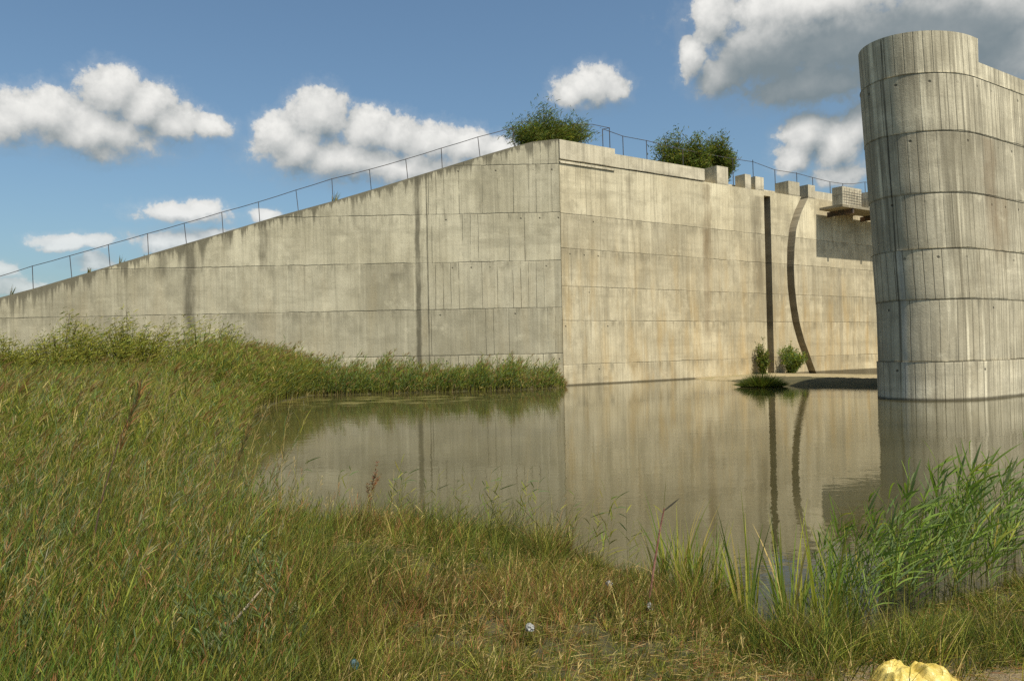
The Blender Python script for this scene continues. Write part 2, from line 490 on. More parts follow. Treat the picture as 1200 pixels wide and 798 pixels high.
M_pier = concrete('pier_concrete', (0.62, 0.56, 0.41), (0.44, 0.39, 0.275), LIFT_P, 0.30, 0.06, 0.92, 0.75, 0.06,
                  tones=(1.05, 0.95, 0.90, 0.80, 0.76, 1.0, 1.02), bands=[(-CRACK, 0.035, 12.3, 0.4, 0.7, (0.03, 0.027, 0.02)), (-1.2, 0.7, 9.0, 4.0, 0.3, (0.16, 0.14, 0.09)), (1.2, 0.6, 7.0, 5.0, 0.35, (0.22, 0.15, 0.08)), (0.6, 0.5, 9.0, 5.5, 0.45, (0.20, 0.14, 0.08)), (-CRACK + 0.14, 0.10, 5.2, 0.0, 0.45, (0.42, 0.42, 0.38))], seed=4.4, joint=0.45, gap_min=0.0, gap_run=0.20, panel=0.05)
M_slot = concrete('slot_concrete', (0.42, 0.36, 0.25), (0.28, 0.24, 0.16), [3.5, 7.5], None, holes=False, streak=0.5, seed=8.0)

# ------------------------------------------------------------------ geometry of the place
A55 = rad(55)
DV = Vector((math.sin(A55), math.cos(A55), 0))       # along the spillway axis
NV = Vector((math.cos(A55), -math.sin(A55), 0))      # from the right wall towards the channel
C0 = Vector((2.77, 43.08, 0))


def rw(t, z, off=0.0):
    return C0 + DV * t + NV * off + Vector((0, 0, z))


# lake outline (counter-clockwise or not does not matter)
LAKE = np.array([(34, 15), (14, 9.3), (8, 7.9), (4.8, 6.9), (2.9, 5.8), (2.25, 5.35), (1.75, 5.6), (1.2, 6.5), (0.4, 7.75), (-0.44, 8.5), (-1.97, 9.0), (-3.7, 9.7), (-5.2, 13.8),
                 (-6.35, 18.2), (-7.5, 22.0), (-8.7, 25.6), (-9.4, 29), (-9.8, 34), (-9.6, 38.4), (-4.2, 38.9), (0.5, 39.9), (2.3, 41.0), (2.77, 43.3), (6.5, 45.9), (11.2, 49.1), (11.3, 47.0), (12.2, 45.2), (12.4, 43.4), (12.0, 40.6), (12.6, 38.6), (14.5, 37.7),
                 (16.7, 36.2), (20.6, 35.2), (24.0, 34.2), (40, 45), (60, 59), (80, 62), (80, 20)])
SHORE_TAIL = 35


def inside(px, py, poly):
    r = np.zeros(px.shape, bool)
    n = len(poly)
    for i in range(n):
        x1, y1 = poly[i]
        x2, y2 = poly[(i + 1) % n]
        c = ((y1 > py) != (y2 > py))
        if y1 != y2:
            r ^= c & (px < (x2 - x1) * (py - y1) / (y2 - y1) + x1)
    return r


def pdist(px, py, poly):
    d = np.full(px.shape, 1e9)
    n = len(poly)
    for i in range(n):
        a, b = poly[i], poly[(i + 1) % n]
        e = b - a
        t = np.clip(((px - a[0]) * e[0] + (py - a[1]) * e[1]) / (e @ e), 0, 1)
        d = np.minimum(d, (px - a[0] - t * e[0]) ** 2 + (py - a[1] - t * e[1]) ** 2)
    return np.sqrt(d)


_g = np.random.default_rng(5).random((64, 64))


def vnoise(x, y, sc, seed=0):
    x = x / sc + seed * 17.3
    y = y / sc + seed * 9.1
    xi, yi = np.floor(x).astype(int), np.floor(y).astype(int)
    fx, fy = x - xi, y - yi
    fx, fy = fx * fx * (3 - 2 * fx), fy * fy * (3 - 2 * fy)
    q = lambda i, j: _g[i % 64, j % 64]
    return (q(xi, yi) * (1 - fx) + q(xi + 1, yi) * fx) * (1 - fy) + (q(xi, yi + 1) * (1 - fx) + q(xi + 1, yi + 1) * fx) * fy


def fbm(x, y, sc, seed=0):
    return (vnoise(x, y, sc, seed) * 0.55 + vnoise(x, y, sc / 2.1, seed + 1) * 0.28 + vnoise(x, y, sc / 4.3, seed + 2) * 0.17)


def beach_mask(x, y):
    n = (x - C0.x) * NV.x + (y - C0.y) * NV.y
    t = (x - C0.x) * DV.x + (y - C0.y) * DV.y
    return (t > 9) & (n > -1.5) & (n < 19.5) & (y > 33)


def ground_z(x, y):
    x, y = np.asarray(x, float), np.asarray(y, float)
    ins = inside(x, y, LAKE)
    d = pdist(x, y, LAKE)
    z = np.where(ins, -0.35 * (1 - np.exp(-d / 0.8)) - 0.05 * np.minimum(d, 12), 0.36 * (1 - np.exp(-d / 1.1)))
    z = np.where(ins, z, z + (fbm(x, y, 1.6) - 0.5) * 0.16 * np.minimum(1, d) + np.where(x < -4, np.clip((-4 - x) * 0.03, 0, 0.25), 0) * np.minimum(1, d / 2))
    bm = beach_mask(x, y) & ~ins
    n = (x - C0.x) * NV.x + (y - C0.y) * NV.y
    t = (x - C0.x) * DV.x + (y - C0.y) * DV.y
    zb = 0.10 * (1 - np.exp(-d / 0.5)) - np.clip((t - 18) / 12, 0, 1) * np.clip((d - 2) / 8, 0, 1) * 0.6 + (fbm(x, y, 2.2) - 0.5) * 0.05
    return np.where(bm, zb, z)


def axis(lo, hi, step, far, k=1.25):
    a = list(np.arange(lo, hi + 1e-6, step))
    s, v = step, a[-1]
    while v < far:
        s *= k
        v += s
        a.append(v)
    s, v = step, a[0]
    while v > -far:
        s *= k
        v -= s
        a.insert(0, v)
    return np.array(a)


def bare(x, y):
    """bare soil beside the yellow bag"""
    d = np.minimum(((x - 1.92) / 0.9) ** 2 + ((y - 3.78) / 0.68) ** 2, ((x - 2.65) / 0.65) ** 2 + ((y - 4.05) / 0.36) ** 2)
    return np.clip(1.25 - d + (fbm(x, y, 0.5, 3) - 0.5) * 1.2, 0, 1)


gx, gy = axis(-12, 26, 0.22, 2500), axis(1.0, 62, 0.22, 2500)
X, Y = np.meshgrid(gx, gy)
Z = ground_z(X, Y)
nx, ny = len(gx), len(gy)
me = bpy.data.meshes.new('ground')
vv = np.stack([X, Y, Z], -1).reshape(-1, 3)
ii = (np.arange(ny - 1)[:, None] * nx + np.arange(nx - 1)[None, :]).ravel()
ff = np.stack([ii, ii + 1, ii + nx + 1, ii + nx], -1)


def fast_mesh(name, verts, faces, mats, smooth=True, colors=None):
    me = bpy.data.meshes.new(name)
    k = faces.shape[1]
    me.vertices.add(len(verts))
    me.vertices.foreach_set('co', np.ascontiguousarray(verts, dtype=np.float32).ravel())
    me.loops.add(faces.size)
    me.loops.foreach_set('vertex_index', np.ascontiguousarray(faces, dtype=np.int32).ravel())
    me.polygons.add(len(faces))
    me.polygons.foreach_set('loop_start', np.arange(0, faces.size, k, dtype=np.int32))
    me.polygons.foreach_set('use_smooth', np.full(len(faces), smooth))
    me.update(calc_edges=True)
    if colors is not None:
        at = me.color_attributes.new('col', 'FLOAT_COLOR', 'POINT')
        c = np.ones((len(verts), 4), np.float32)
        c[:, :3] = colors
        at.data.foreach_set('color', c.ravel())
    me.materials.append(mats)
    return me


gcol = np.zeros((len(vv), 3))
gcol[:, 0] = (beach_mask(vv[:, 0], vv[:, 1]))
gcol[:, 1] = bare(vv[:, 0], vv[:, 1])
M_ground, N, b = new_mat('soil')
geo = N.n('ShaderNodeNewGeometry')
pos = geo.outputs['Position']
at = N.n('ShaderNodeVertexColor', layer_name='col')
sp = N.n('ShaderNodeSeparateColor')
N.put(sp.inputs[0], at.outputs[0])
n1, n2, n3 = N.noise(pos, 0.8, 6, 0.6), N.noise(pos, 9, 6, 0.7), N.noise(pos, 60, 4, 0.6)
c = N.mix(N.ss(n1, 0.35, 0.65), (0.050, 0.044, 0.014), (0.095, 0.076, 0.028))
c = N.mix(N.ss(n2, 0.4, 0.7, 0, 0.7), c, (0.055, 0.06, 0.02))
soil = N.mix(N.ss(n3, 0.3, 0.7), (0.17, 0.125, 0.065), (0.30, 0.23, 0.13))
c = N.mix(sp.outputs[1], c, soil)
sand = N.mix(N.ss(N.noise(pos, 0.9, 5, 0.6), 0.35, 0.65), (0.33, 0.265, 0.15), (0.25, 0.20, 0.10))
sand = N.mix(N.ss(N.noise(pos, 0.55, 4, 0.6), 0.55, 0.68, 0, 0.6), sand, (0.16, 0.15, 0.04))
c = N.mix(sp.outputs[0], c, sand)
N.put(b.inputs['Base Color'], c)
b.inputs['Roughness'].default_value = 0.95
bp = N.n('ShaderNodeBump')
bp.inputs['Distance'].default_value = 0.02
N.put(bp.inputs['Height'], N.m('ADD', n2, n3))
N.put(b.inputs['Normal'], bp.outputs[0])
gr_o = link('ground', fast_mesh('ground', vv, ff, M_ground, True, gcol))
tag(gr_o, kind='structure')

# water -------------------------------------------------------------
M_water, N, b = new_mat('pond_water')
geo = N.n('ShaderNodeNewGeometry')
pos = geo.outputs['Position']
mur = N.noise(pos, 0.22, 4, 0.6)
N.put(b.inputs['Base Color'], N.mix(N.ss(mur, 0.35, 0.65), (0.046, 0.040, 0.016), (0.066, 0.057, 0.024)))
b.inputs['Roughness'].default_value = 0.02
b.inputs['IOR'].default_value = 1.33
wv1 = N.noise(N.vm('MULTIPLY', pos, (1.0, 1.7, 1)), 5.5, 3, 0.5)
wv2 = N.noise(N.vm('MULTIPLY', pos, (1.0, 1.3, 1)), 1.6, 3, 0.55)
gust = N.ss(N.noise(pos, 0.16, 3, 0.5), 0.42, 0.66)
bp = N.n('ShaderNodeBump')
weed = N.m('MULTIPLY', N.ss(N.noise(N.vm('MULTIPLY', pos, (1, 2.2, 1)), 0.7, 6, 0.65), 0.50, 0.60), N.ss(N.vm('LENGTH', N.vm('MULTIPLY', N.vm('SUBTRACT', pos, (-6.0, 33.5, 0)), (0.16, 0.28, 0)), out=1), 1.3, 0.5))
N.put(b.inputs['Base Color'], N.mix(N.m('MULTIPLY', weed, 0.8), b.inputs['Base Color'].links[0].from_socket, (0.16, 0.14, 0.035)))
N.put(b.inputs['Roughness'], N.m('ADD', 0.02, N.m('MULTIPLY', weed, 0.4)))
bp.inputs['Strength'].default_value = 1.0
bp.inputs['Distance'].default_value = 0.0035
N.put(bp.inputs['Height'], N.m('ADD', N.m('MULTIPLY', wv1, N.m('ADD', 0.15, N.m('MULTIPLY', gust, 0.45))), N.m('MULTIPLY', wv2, 0.8)))
N.put(b.inputs['Normal'], bp.outputs[0])
cen = LAKE.mean(0)
import bmesh
bm = bmesh.new()
# the sheet reaches a little under the banks
off = []
k = len(LAKE)
area = sum(LAKE[i][0] * LAKE[(i + 1) % k][1] - LAKE[(i + 1) % k][0] * LAKE[i][1] for i in range(k))
sg = 1 if area > 0 else -1
for i in range(k):
    e1, e2 = LAKE[i] - LAKE[i - 1], LAKE[(i + 1) % k] - LAKE[i]
    n1_ = np.array([e1[1], -e1[0]]) / np.linalg.norm(e1) * sg
    n2_ = np.array([e2[1], -e2[0]]) / np.linalg.norm(e2) * sg
    nn = n1_ + n2_
    nn /= max(0.5, np.linalg.norm(nn))
    q = LAKE[i] + nn * 0.35
    off.append((q[0], q[1], 0.0))
bm.faces.new([bm.verts.new(p) for p in off])
bmesh.ops.triangulate(bm, faces=bm.faces[:])
bmesh.ops.recalc_face_normals(bm, faces=bm.faces[:])
if sum(f.normal.z for f in bm.faces) < 0:
    bmesh.ops.reverse_faces(bm, faces=bm.faces[:])
me = bpy.data.meshes.new('water')
bm.to_mesh(me)
bm.free()
tag(link('water', me, M_water), kind='structure')

# embankment behind the walls --------------------------------------
LTOP = [(-60, 0.15), (-47.5, 0.15), (-27.76, 5.4), (-26.0, 5.83), (-23.16, 6.6), (-19.66, 7.57), (-16.12, 8.53), (-12.67, 9.5), (-9.5, 10.3), (-6.89, 11.02), (-4.27, 11.77), (-1.66, 12.52), (0.4, 13.08), (1.38, 13.30), (2.74, 13.42)]


def ltop(x):
    return np.interp(x, [p[0] for p in LTOP], [p[1] for p in LTOP])


M_bank, N, b = new_mat('embankment_soil')
geo = N.n('ShaderNodeNewGeometry')
c = N.mix(N.ss(N.noise(geo.outputs['Position'], 1.2, 6, 0.65), 0.35, 0.65), (0.07, 0.075, 0.025), (0.15, 0.125, 0.06))
N.put(b.inputs['Base Color'], c)
b.inputs['Roughness'].default_value = 1.0
bs = np.array([0.6, 0.9, 1.5, 3, 5, 7, 12, 20, 32, 45])
xs = np.arange(-62, 2.7, 0.8)
V1, F1 = [], []
for i, x in enumerate(xs):
    for bb in bs:
        zt = float(ltop(x)) - 0.14
        V1.append((x, C0.y + bb, max(0.0, zt - max(0, bb - 6) * 0.5) + 0.05 * math.sin(x * 1.7 + bb)))
ts = np.arange(0.0, 66, 0.8)
n1c = len(xs)
for i, t in enumerate(ts):
    for bb in bs:
        p = rw(t, 0, -bb - 0.7)
        V1.append((p.x, p.y, max(0.0, 12.55 - max(0, bb - 6) * 0.5) + 0.05 * math.sin(t * 1.7 + bb)))
nb = len(bs)
for s0, cnt in ((0, n1c), (n1c * nb, len(ts))):
    for i in range(cnt - 1):
        for j in range(nb - 1):
            a = s0 + i * nb + j
            F1.append((a, a + nb, a + nb + 1, a + 1))
tag(link('embankment', fast_mesh('embankment', np.array(V1), np.array(F1), M_bank)), kind='structure')

# left sloping wing wall -------------------------------------------
wing = thing('wing_wall', (-12, 43.08, 0), 'long sloping concrete wing wall rising from the left behind the reeds', 'wall')
mb = MB()
xs = np.unique(np.round(np.concatenate([np.arange(-47, 2.74, 0.55), [p[0] for p in LTOP[2:]], [2.74]]), 3))
for i in range(len(xs) - 1):
    a, b_ = xs[i], xs[i + 1]
    za, zb = float(ltop(a)), float(ltop(b_))
    nr = 6
    for r in range(nr):
        q0, q1 = r / nr, (r + 1) / nr
        z = lambda zt, q: -1.0 + (zt + 1.0) * q
        pa0, pb0, pb1, pa1 = z(za, q0), z(zb, q0), z(zb, q1), z(za, q1)
        mb.poly([(a, 43.08, pa0), (b_, 43.08, pb0), (b_, 43.08, pb1), (a, 43.08, pa1)], [(a, pa0), (b_, pb0), (b_, pb1), (a, pa1)], [(za - pa0, 0), (zb - pb0, 0), (zb - pb1, 0), (za - pa1, 0)])
    mb.poly([(b_, 44.0, -1), (a, 44.0, -1), (a, 44.0, za), (b_, 44.0, zb)])
    mb.poly([(a, 43.08, za), (b_, 43.08, zb), (b_, 44.0, zb), (a, 44.0, za)], [(a, za), (b_, zb), (b_, zb + .9), (a, za + .9)], [(0, 0)] * 4)
mb.poly([(2.74, 43.08, -1), (2.74, 44.0, -1), (2.74, 44.0, 13.42), (2.74, 43.08, 13.42)])
mb.poly([(-47, 44.0, -1), (-47, 43.08, -1), (-47, 43.08, float(ltop(-47))), (-47, 44.0, float(ltop(-47)))])


def attach(o, parent):
    """keep world place while parenting"""
    o.parent = parent
    o.location = -Vector(parent.location)
    return o


attach(link('wall_face', mb.mesh('wall_face', M_left)), wing)

# right spillway wall ----------------------------------------------
spill = thing('spillway_wall', tuple(rw(15, 0)), 'tall tan concrete spillway wall with two dark vertical gate slots', 'wall')
mb = MB()


def s2(z):
    # arc of the radial gate seal
    zs = [-1, 0, 1, 2.25, 3.5, 4.8, 6.0, 7.25, 8.6, 10.05, 11.2, 12.3]
    tsv = [22.45, 22.0, 21.45, 20.75, 20.25, 19.97, 19.80, 19.76, 19.86, 20.15, 20.75, 21.58]
    return float(np.interp(z, zs, tsv))


zr = sorted(set([-1.2, 12.3, 12.0] + list(np.round(np.arange(-1.0, 12.3, 0.35), 3))))
S1a, S1b, TEND, DEP, S2W = 17.46, 18.14, 64.0, 0.75, 0.80
ms = MB()


def wq(m, t0, t1, z0, z1, off0=0.0, off1=0.0, t0b=None, t1b=None):
    t0b = t0 if t0b is None else t0b
    t1b = t1 if t1b is None else t1b
    m.poly([rw(t0, z0, off0), rw(t1, z0, off1), rw(t1b, z1, off1), rw(t0b, z1, off0)], [(t0, z0), (t1, z0), (t1b, z1), (t0b, z1)])


for i in range(len(zr) - 1):
    a, c_ = zr[i], zr[i + 1]
    sa, sc = s2(a), s2(c_)
    if c_ <= 12.0:
        wq(mb, 0, S1a, a, c_)
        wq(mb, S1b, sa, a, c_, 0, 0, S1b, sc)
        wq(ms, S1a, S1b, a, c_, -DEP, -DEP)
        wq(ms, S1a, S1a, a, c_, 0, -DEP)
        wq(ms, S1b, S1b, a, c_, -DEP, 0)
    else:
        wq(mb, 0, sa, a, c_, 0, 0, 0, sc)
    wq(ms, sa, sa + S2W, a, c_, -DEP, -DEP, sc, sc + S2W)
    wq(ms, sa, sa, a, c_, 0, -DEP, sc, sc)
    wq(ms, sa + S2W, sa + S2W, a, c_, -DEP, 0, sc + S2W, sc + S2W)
    wq(mb, sa + S2W, TEND, a, c_, 0, 0, sc + S2W, TEND)
mb.poly([rw(S1a, 12.0), rw(S1b, 12.0), rw(S1b, 12.0, -DEP), rw(S1a, 12.0, -DEP)])
for (ta, tb) in ((0, s2(12.3)), (s2(12.3) + S2W, TEND)):
    mb.poly([rw(ta, 12.3), rw(tb, 12.3), rw(tb, 12.3, -1.3), rw(ta, 12.3, -1.3)], [(ta, 12.3), (tb, 12.3), (tb, 13.6), (ta, 13.6)])
mb.poly([rw(TEND, -1.2, -1.3), rw(0, -1.2, -1.3), rw(0, 12.3, -1.3), rw(TEND, 12.3, -1.3)])
mb.poly([rw(0, -1.2, -1.3), rw(0, -1.2), rw(0, 12.3), rw(0, 12.3, -1.3)])
mb.poly([rw(TEND, -1.2), rw(TEND, -1.2, -1.3), rw(TEND, 12.3, -1.3), rw(TEND, 12.3)])
attach(link('wall_face', mb.mesh('wall_face', M_right)), spill)
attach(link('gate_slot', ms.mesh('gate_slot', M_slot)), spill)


def wbox(m, t0, t1, z0, z1, o0, o1):
    """o0 outer offset towards the channel, o1 inner"""
    m.box(rw(t0, z0, o0), DV * (t1 - t0), -NV * (o0 - o1), Vector((0, 0, z1 - z0)), t0)


def wpart(name, parent, mat, *boxes):
    m = MB()
    for bx in boxes:
        wbox(m, *bx)
    return attach(link(name, m.mesh(name, mat), None), parent)


wpart('parapet', spill, M_par, (0.0, 4.05, 12.34, 13.39, 0.05, -1.0))
wpart('parapet', spill, M_par, (4.052, 11.6, 12.34, 13.10, 0.045, -1.0))
wpart('coping_ledge', spill, M_par, (0.0, 4.0, 12.12, 12.22, 0.07, -0.1))
for t0, t1, zt, o1 in ((12.80, 13.88, 13.47, -1.1), (15.55, 16.16, 13.24, -0.8), (16.60, 17.48, 13.2, -0.45), (20.15, 21.42, 13.28, -1.1), (22.40, 23.22, 13.25, -0.75)):
    wpart('concrete_block', spill, M_par, (t0, t1, 12.296, zt, 0.004, o1))
wpart('rear_kerb', spill, M_par, (11.7, 23.2, 12.297, 12.72, -1.05, -1.28))
wpart('parapet', spill, M_par, (23.223, 26.6, 12.297, 12.92, -0.15, -1.0))
wpart('parapet', spill, M_par, (30.0, 63.0, 12.297, 12.92, -0.15, -1.0))

# steel platform on the right wall ---------------------------------
M_steel, N, b = new_mat('rusty_dark_steel')
geo = N.n('ShaderNodeNewGeometry')
N.put(b.inputs['Base Color'], N.mix(N.ss(N.noise(geo.outputs['Position'], 3, 5, 0.6), 0.4, 0.65), (0.045, 0.038, 0.03), (0.12, 0.07, 0.04)))
b.inputs['Roughness'].default_value = 0.8
M_rail, N, b = new_mat('painted_rail_steel')
geo = N.n('ShaderNodeNewGeometry')
N.put(b.inputs['Base Color'], N.mix(N.ss(N.noise(geo.outputs['Position'], 5, 4, 0.6), 0.4, 0.6), (0.03, 0.035, 0.045), (0.07, 0.05, 0.04)))
b.inputs['Roughness'].default_value = 0.7
plat = thing('service_platform', tuple(rw(27, 11.4)), 'dark service platform jutting from the wall above its own shadow', 'platform')
wpart('deck', plat, M_slot, (23.3, 36.0, 11.45, 11.62, 2.05, 0.26))
wpart('deck_infill', plat, M_steel, (25.55, 27.9, 11.47, 11.60, 0.255, 0.004))
for t in (24.6, 28.8, 33.0):
    wpart('bracket', plat, M_steel, (t, t + 0.18, 11.1, 11.447, 2.0, 0.003))
wpart('hoist_block', plat, M_par, (23.42, 25.75, 11.625, 12.88, 2.0, 1.2))
wpart('hoist_block', plat, M_par, (26.65, 29.2, 11.625, 12.80, 2.0, 1.1))
mbg = MB()
for q in range(12):
    t = 23.5 + q * 0.2
    mbg.tube([rw(t, 11.63, 2.1), rw(t + 0.02, 12.75 + 0.12 * math.sin(q * 2.1), 2.1)], 0.009, 4)
for q in range(6):
    mbg.tube([rw(23.45, 11.75 + q * 0.19, 2.11), rw(25.8, 11.73 + q * 0.185, 2.11)], 0.008, 4)
attach(link('rebar_mesh', mbg.mesh('rebar_mesh', M_steel)), plat)

# pier --------------------------------------------------------------
PC_D, PC_N, PA, PR = 29.1, -14.75, 2.55, 1.8        # nose is half an ellipse
pier = thing('spillway_pier', tuple(DV * 29 + NV * (-14.9)), 'massive round nosed concrete pier standing in the water at right', 'pier')


def pshift(z):
    return -0.16 + max(0.0, z - 3.2) * 0.083


_t = np.linspace(0, math.pi, 49)
_x, _y = -PA * np.sin(_t), PR * np.cos(_t)
_arc = np.concatenate([[0], np.cumsum(np.hypot(np.diff(_x), np.diff(_y)))])


def pring(z, grow, dmax):
    """outline from right face (downstream) round the nose to the left face, with arc length"""
    cd = PC_D - pshift(z)
    pts, ul = [], []
    for d_ in np.linspace(dmax, cd, 10)[:-1]:
        pts.append((d_, PC_N + PR + grow))
        ul.append(d_ - cd)
    for i in range(len(_t)):
        pts.append((cd - (PA + grow) * math.sin(_t[i]), PC_N + (PR + grow) * math.cos(_t[i])))
        ul.append(-_arc[i])
    for d_ in np.linspace(cd, dmax, 10)[1:]:
        pts.append((d_, PC_N - PR - grow))
        ul.append(-_arc[-1] - (d_ - cd))
    return [DV * p[0] + NV * p[1] + Vector((0, 0, z)) for p in pts], ul


def shell(levels, dmax, name, top_poly=True):
    m = MB()
    rings = [pring(z, g, dmax) for z, g in levels]
    for i in range(len(rings) - 1):
        (p, u), (p2, u2) = rings[i], rings[i + 1]
        z1, z2 = levels[i][0], levels[i + 1][0]
        for k_ in range(len(p) - 1):
            m.poly([p[k_ + 1], p[k_], p2[k_], p2[k_ + 1]], [(u[k_ + 1], z1), (u[k_], z1), (u2[k_], z2), (u2[k_ + 1], z2)])
        m.poly([p[0], p[-1], p2[-1], p2[0]])
    m.poly(rings[-1][0][::-1])
    m.poly(rings[0][0])
    return m


lv = [-1.5] + LIFT_P
levels = []
grows = [0.03, 0.0, 0.02, -0.012, 0.012, 0.03]
for i in range(6):
    z0, z1 = lv[i], (LIFT_P + [11.5])[i]
    g = grows[i]
    levels.append((z0 + 0.001, g - 0.004))
    for q in np.linspace(z0 + 0.03, z1 - 0.02, 5):
        levels.append((float(q), g + 0.006 * (q - z0)))
    levels.append((z1, g + 0.028))
levels += [(10.971, 0.005), (11.55, 0.008)]
attach(link('pier_shaft', shell(levels, 72.0, 'pier_shaft').mesh('pier_shaft', M_pier, True, True)), pier)
attach(link('nose_cap', shell([(11.548, 0.008), (11.9, 0.009), (12.36, 0.010)], 28.85, 'nose_cap').mesh('nose_cap', M_pier, True, True)), pier)
for o in pier.children:
    import bmesh
    bm = bmesh.new()
    bm.from_mesh(o.data)
    for e in bm.edges:
        if len(e.link_faces) == 2 and e.calc_face_angle(0) > rad(25):
            e.smooth = False
    bm.to_mesh(o.data)
    bm.free()

# railings ----------------------------------------------------------
RL = [(-31.0, 5.92), (-28.27, 6.63), (-26.46, 7.16), (-24.38, 7.69), (-22.24, 8.26), (-20.06, 8.83), (-18.02, 9.36), (-15.93, 9.93), (-13.89, 10.46), (-11.8, 11.08), (-9.8, 11.66), (-7.71, 12.14), (-5.69, 12.67), (-3.71, 13.24), (-1.67, 13.82), (0.28, 14.3)]
rail = thing('railing', (-14, 43.88, 9), 'thin railing climbing the sloping top of the left wing wall', 'railing')
wire = MB()
pts = []
for i, (x, z) in enumerate(RL):
    pts.append((x, 43.86, z))
    if i < len(RL) - 1:
        x2, z2 = RL[i + 1]
        pts.append(((x + x2) / 2, 43.86, (z + z2) / 2 - 0.012))
    if i == 1:
        continue
    m = MB()
    lean = 0.10 + 0.05 * math.sin(i * 2.3)
    m.tube([(x + lean, 43.86, float(ltop(x + lean)) - 0.2), (x, 43.86, z + 0.02)], 0.021, 6)
    attach(link('post', m.mesh('post', M_rail)), rail)
wire.tube(pts, 0.019, 5)
attach(link('top_rail', wire.mesh('top_rail', M_rail)), rail)

RR = [(2.58, 14.85), (3.42, 15.0), (4.79, 14.98)]
rail2 = thing('railing', tuple(rw(12, 13, -1.1)), 'sagging wire railing along the crest behind the concrete blocks', 'railing')
wire = MB()
wire.tube([rw(2.2, 14.8, -1.15), rw(3.42, 15.0, -1.15), rw(4.79, 14.98, -1.15), rw(3.84, 14.68, -0.7), rw(5.85, 14.64, -1.15), rw(7.81, 14.64, -1.15), rw(11, 14.5, -1.15), rw(15.81, 14.5, -1.15),
           rw(17.91, 14.55, -1.15), rw(20.3, 14.26, -1.15), rw(22.8, 14.30, -1.15), rw(24.71, 14.2, -1.15), rw(26.87, 14.11, -1.15), rw(28.53, 14.15, -1.15), rw(30, 14.3, -1.15), rw(31.55, 14.6, -1.15), rw(36, 14.3, -1.15)], 0.02, 5)
attach(link('top_rail', wire.mesh('top_rail', M_rail)), rail2)
for t, z, o_ in ((2.58, 14.9, -1.15), (3.84, 14.68, -0.7), (4.79, 15.0, -1.15), (5.85, 14.66, -1.15), (7.81, 14.66, -1.15), (11, 14.5, -1.15), (15.81, 14.55, -1.15), (17.91, 14.68, -1.15), (20.3, 14.28, -1.15), (22.8, 14.36, -1.15), (24.71, 14.2, -1.15), (26.87, 14.11, -1.15), (28.53, 14.15, -1.15), (31.55, 14.6, -1.15), (36, 14.3, -1.15)):
    m = MB()
    m.tube([rw(t, 12.3, o_), rw(t - 0.04, z, o_)], 0.024, 6)
    attach(link('post', m.mesh('post', M_rail)), rail2)


# ------------------------------------------------------------------ vegetation
def leaf_mat(name, trans=0.42, rough=0.55):
    m = bpy.data.materials.new(name)
    m.use_nodes = True
    N = NT(m.node_tree)
    for nd in list(m.node_tree.nodes):
        m.node_tree.nodes.remove(nd)
    at = N.n('ShaderNodeVertexColor', layer_name='col')
    d, t, g = N.n('ShaderNodeBsdfDiffuse'), N.n('ShaderNodeBsdfTranslucent'), N.n('ShaderNodeBsdfGlossy')
    N.put(d.inputs[0], at.outputs[0])
    N.put(t.inputs[0], N.mix(1.0, at.outputs[0], (1.0 * trans * 2, 1.02 * trans * 2, 0.5 * trans * 2), 'MULTIPLY'))
    g.inputs['Roughness'].default_value = rough
    N.put(g.inputs[0], (0.5, 0.5, 0.45, 1))
    x1, x2 = N.n('ShaderNodeAddShader'), N.n('ShaderNodeMixShader')
    x2.inputs[0].default_value = 0.014
    m.node_tree.links.new(d.outputs[0], x1.inputs[0])
    m.node_tree.links.new(t.outputs[0], x1.inputs[1])
    m.node_tree.links.new(x1.outputs[0], x2.inputs[1])
    m.node_tree.links.new(g.outputs[0], x2.inputs[2])
    o = N.n('ShaderNodeOutputMaterial')
    m.node_tree.links.new(x2.outputs[0], o.inputs[0])
    return m


M_leaf = leaf_mat('plant_leaf')
M_stem = leaf_mat('plant_stem', 0.05)


def unit(v):
    return v / np.maximum(1e-9, np.linalg.norm(v, axis=-1, keepdims=True))


def ribbons(P, D, L, Wd, bend, segs=3, prof='blade', R=rng):
    """P base, D start direction, L length, Wd width, bend vector (times length, grows with s squared)"""
    N_ = len(P)
    s = np.linspace(0, 1, segs + 1)
    cen_ = P[:, None, :] + L[:, None, None] * (s[None, :, None] * D[:, None, :] + (s ** 2)[None, :, None] * bend[:, None, :])
    a = R.random(N_) * 2 * math.pi
    h = np.stack([np.cos(a), np.sin(a), np.zeros(N_)], -1)
    side = unit(np.cross(D, h))
    if prof == 'blade':
        w = np.maximum(0.06, 1 - s ** 1.8)
    elif prof == 'leaf':
        w = np.maximum(0.06, np.sin(np.pi * (0.12 + 0.88 * s)) ** 0.8)
    else:
        w = 1 - 0.5 * s
    off_ = side[:, None, :] * (Wd[:, None] * w[None, :] * 0.5)[:, :, None]
    v = np.stack([cen_ - off_, cen_ + off_], 2).reshape(-1, 3)
    k_ = (segs + 1) * 2
    bse = (np.arange(N_) * k_)[:, None] + np.arange(segs)[None, :] * 2
    f = np.stack([bse, bse + 1, bse + 3, bse + 2], -1).reshape(-1, 4)
    return v, f, k_


class Veg:
    def __init__(s):
        s.v, s.f, s.c, s.n = [], [], [], 0

    def add(s, P, D, L, Wd, bend, col, segs=3, prof='blade'):
        v, f, k_ = ribbons(P, D, L, Wd, bend, segs, prof)
        s.v.append(v)
        s.f.append(f + s.n)
        s.c.append(np.repeat(col, k_, axis=0))
        s.n += len(v)

    def mesh(s, name, mat):
        return fast_mesh(name, np.concatenate(s.v), np.concatenate(s.f), mat, True, np.concatenate(s.c))


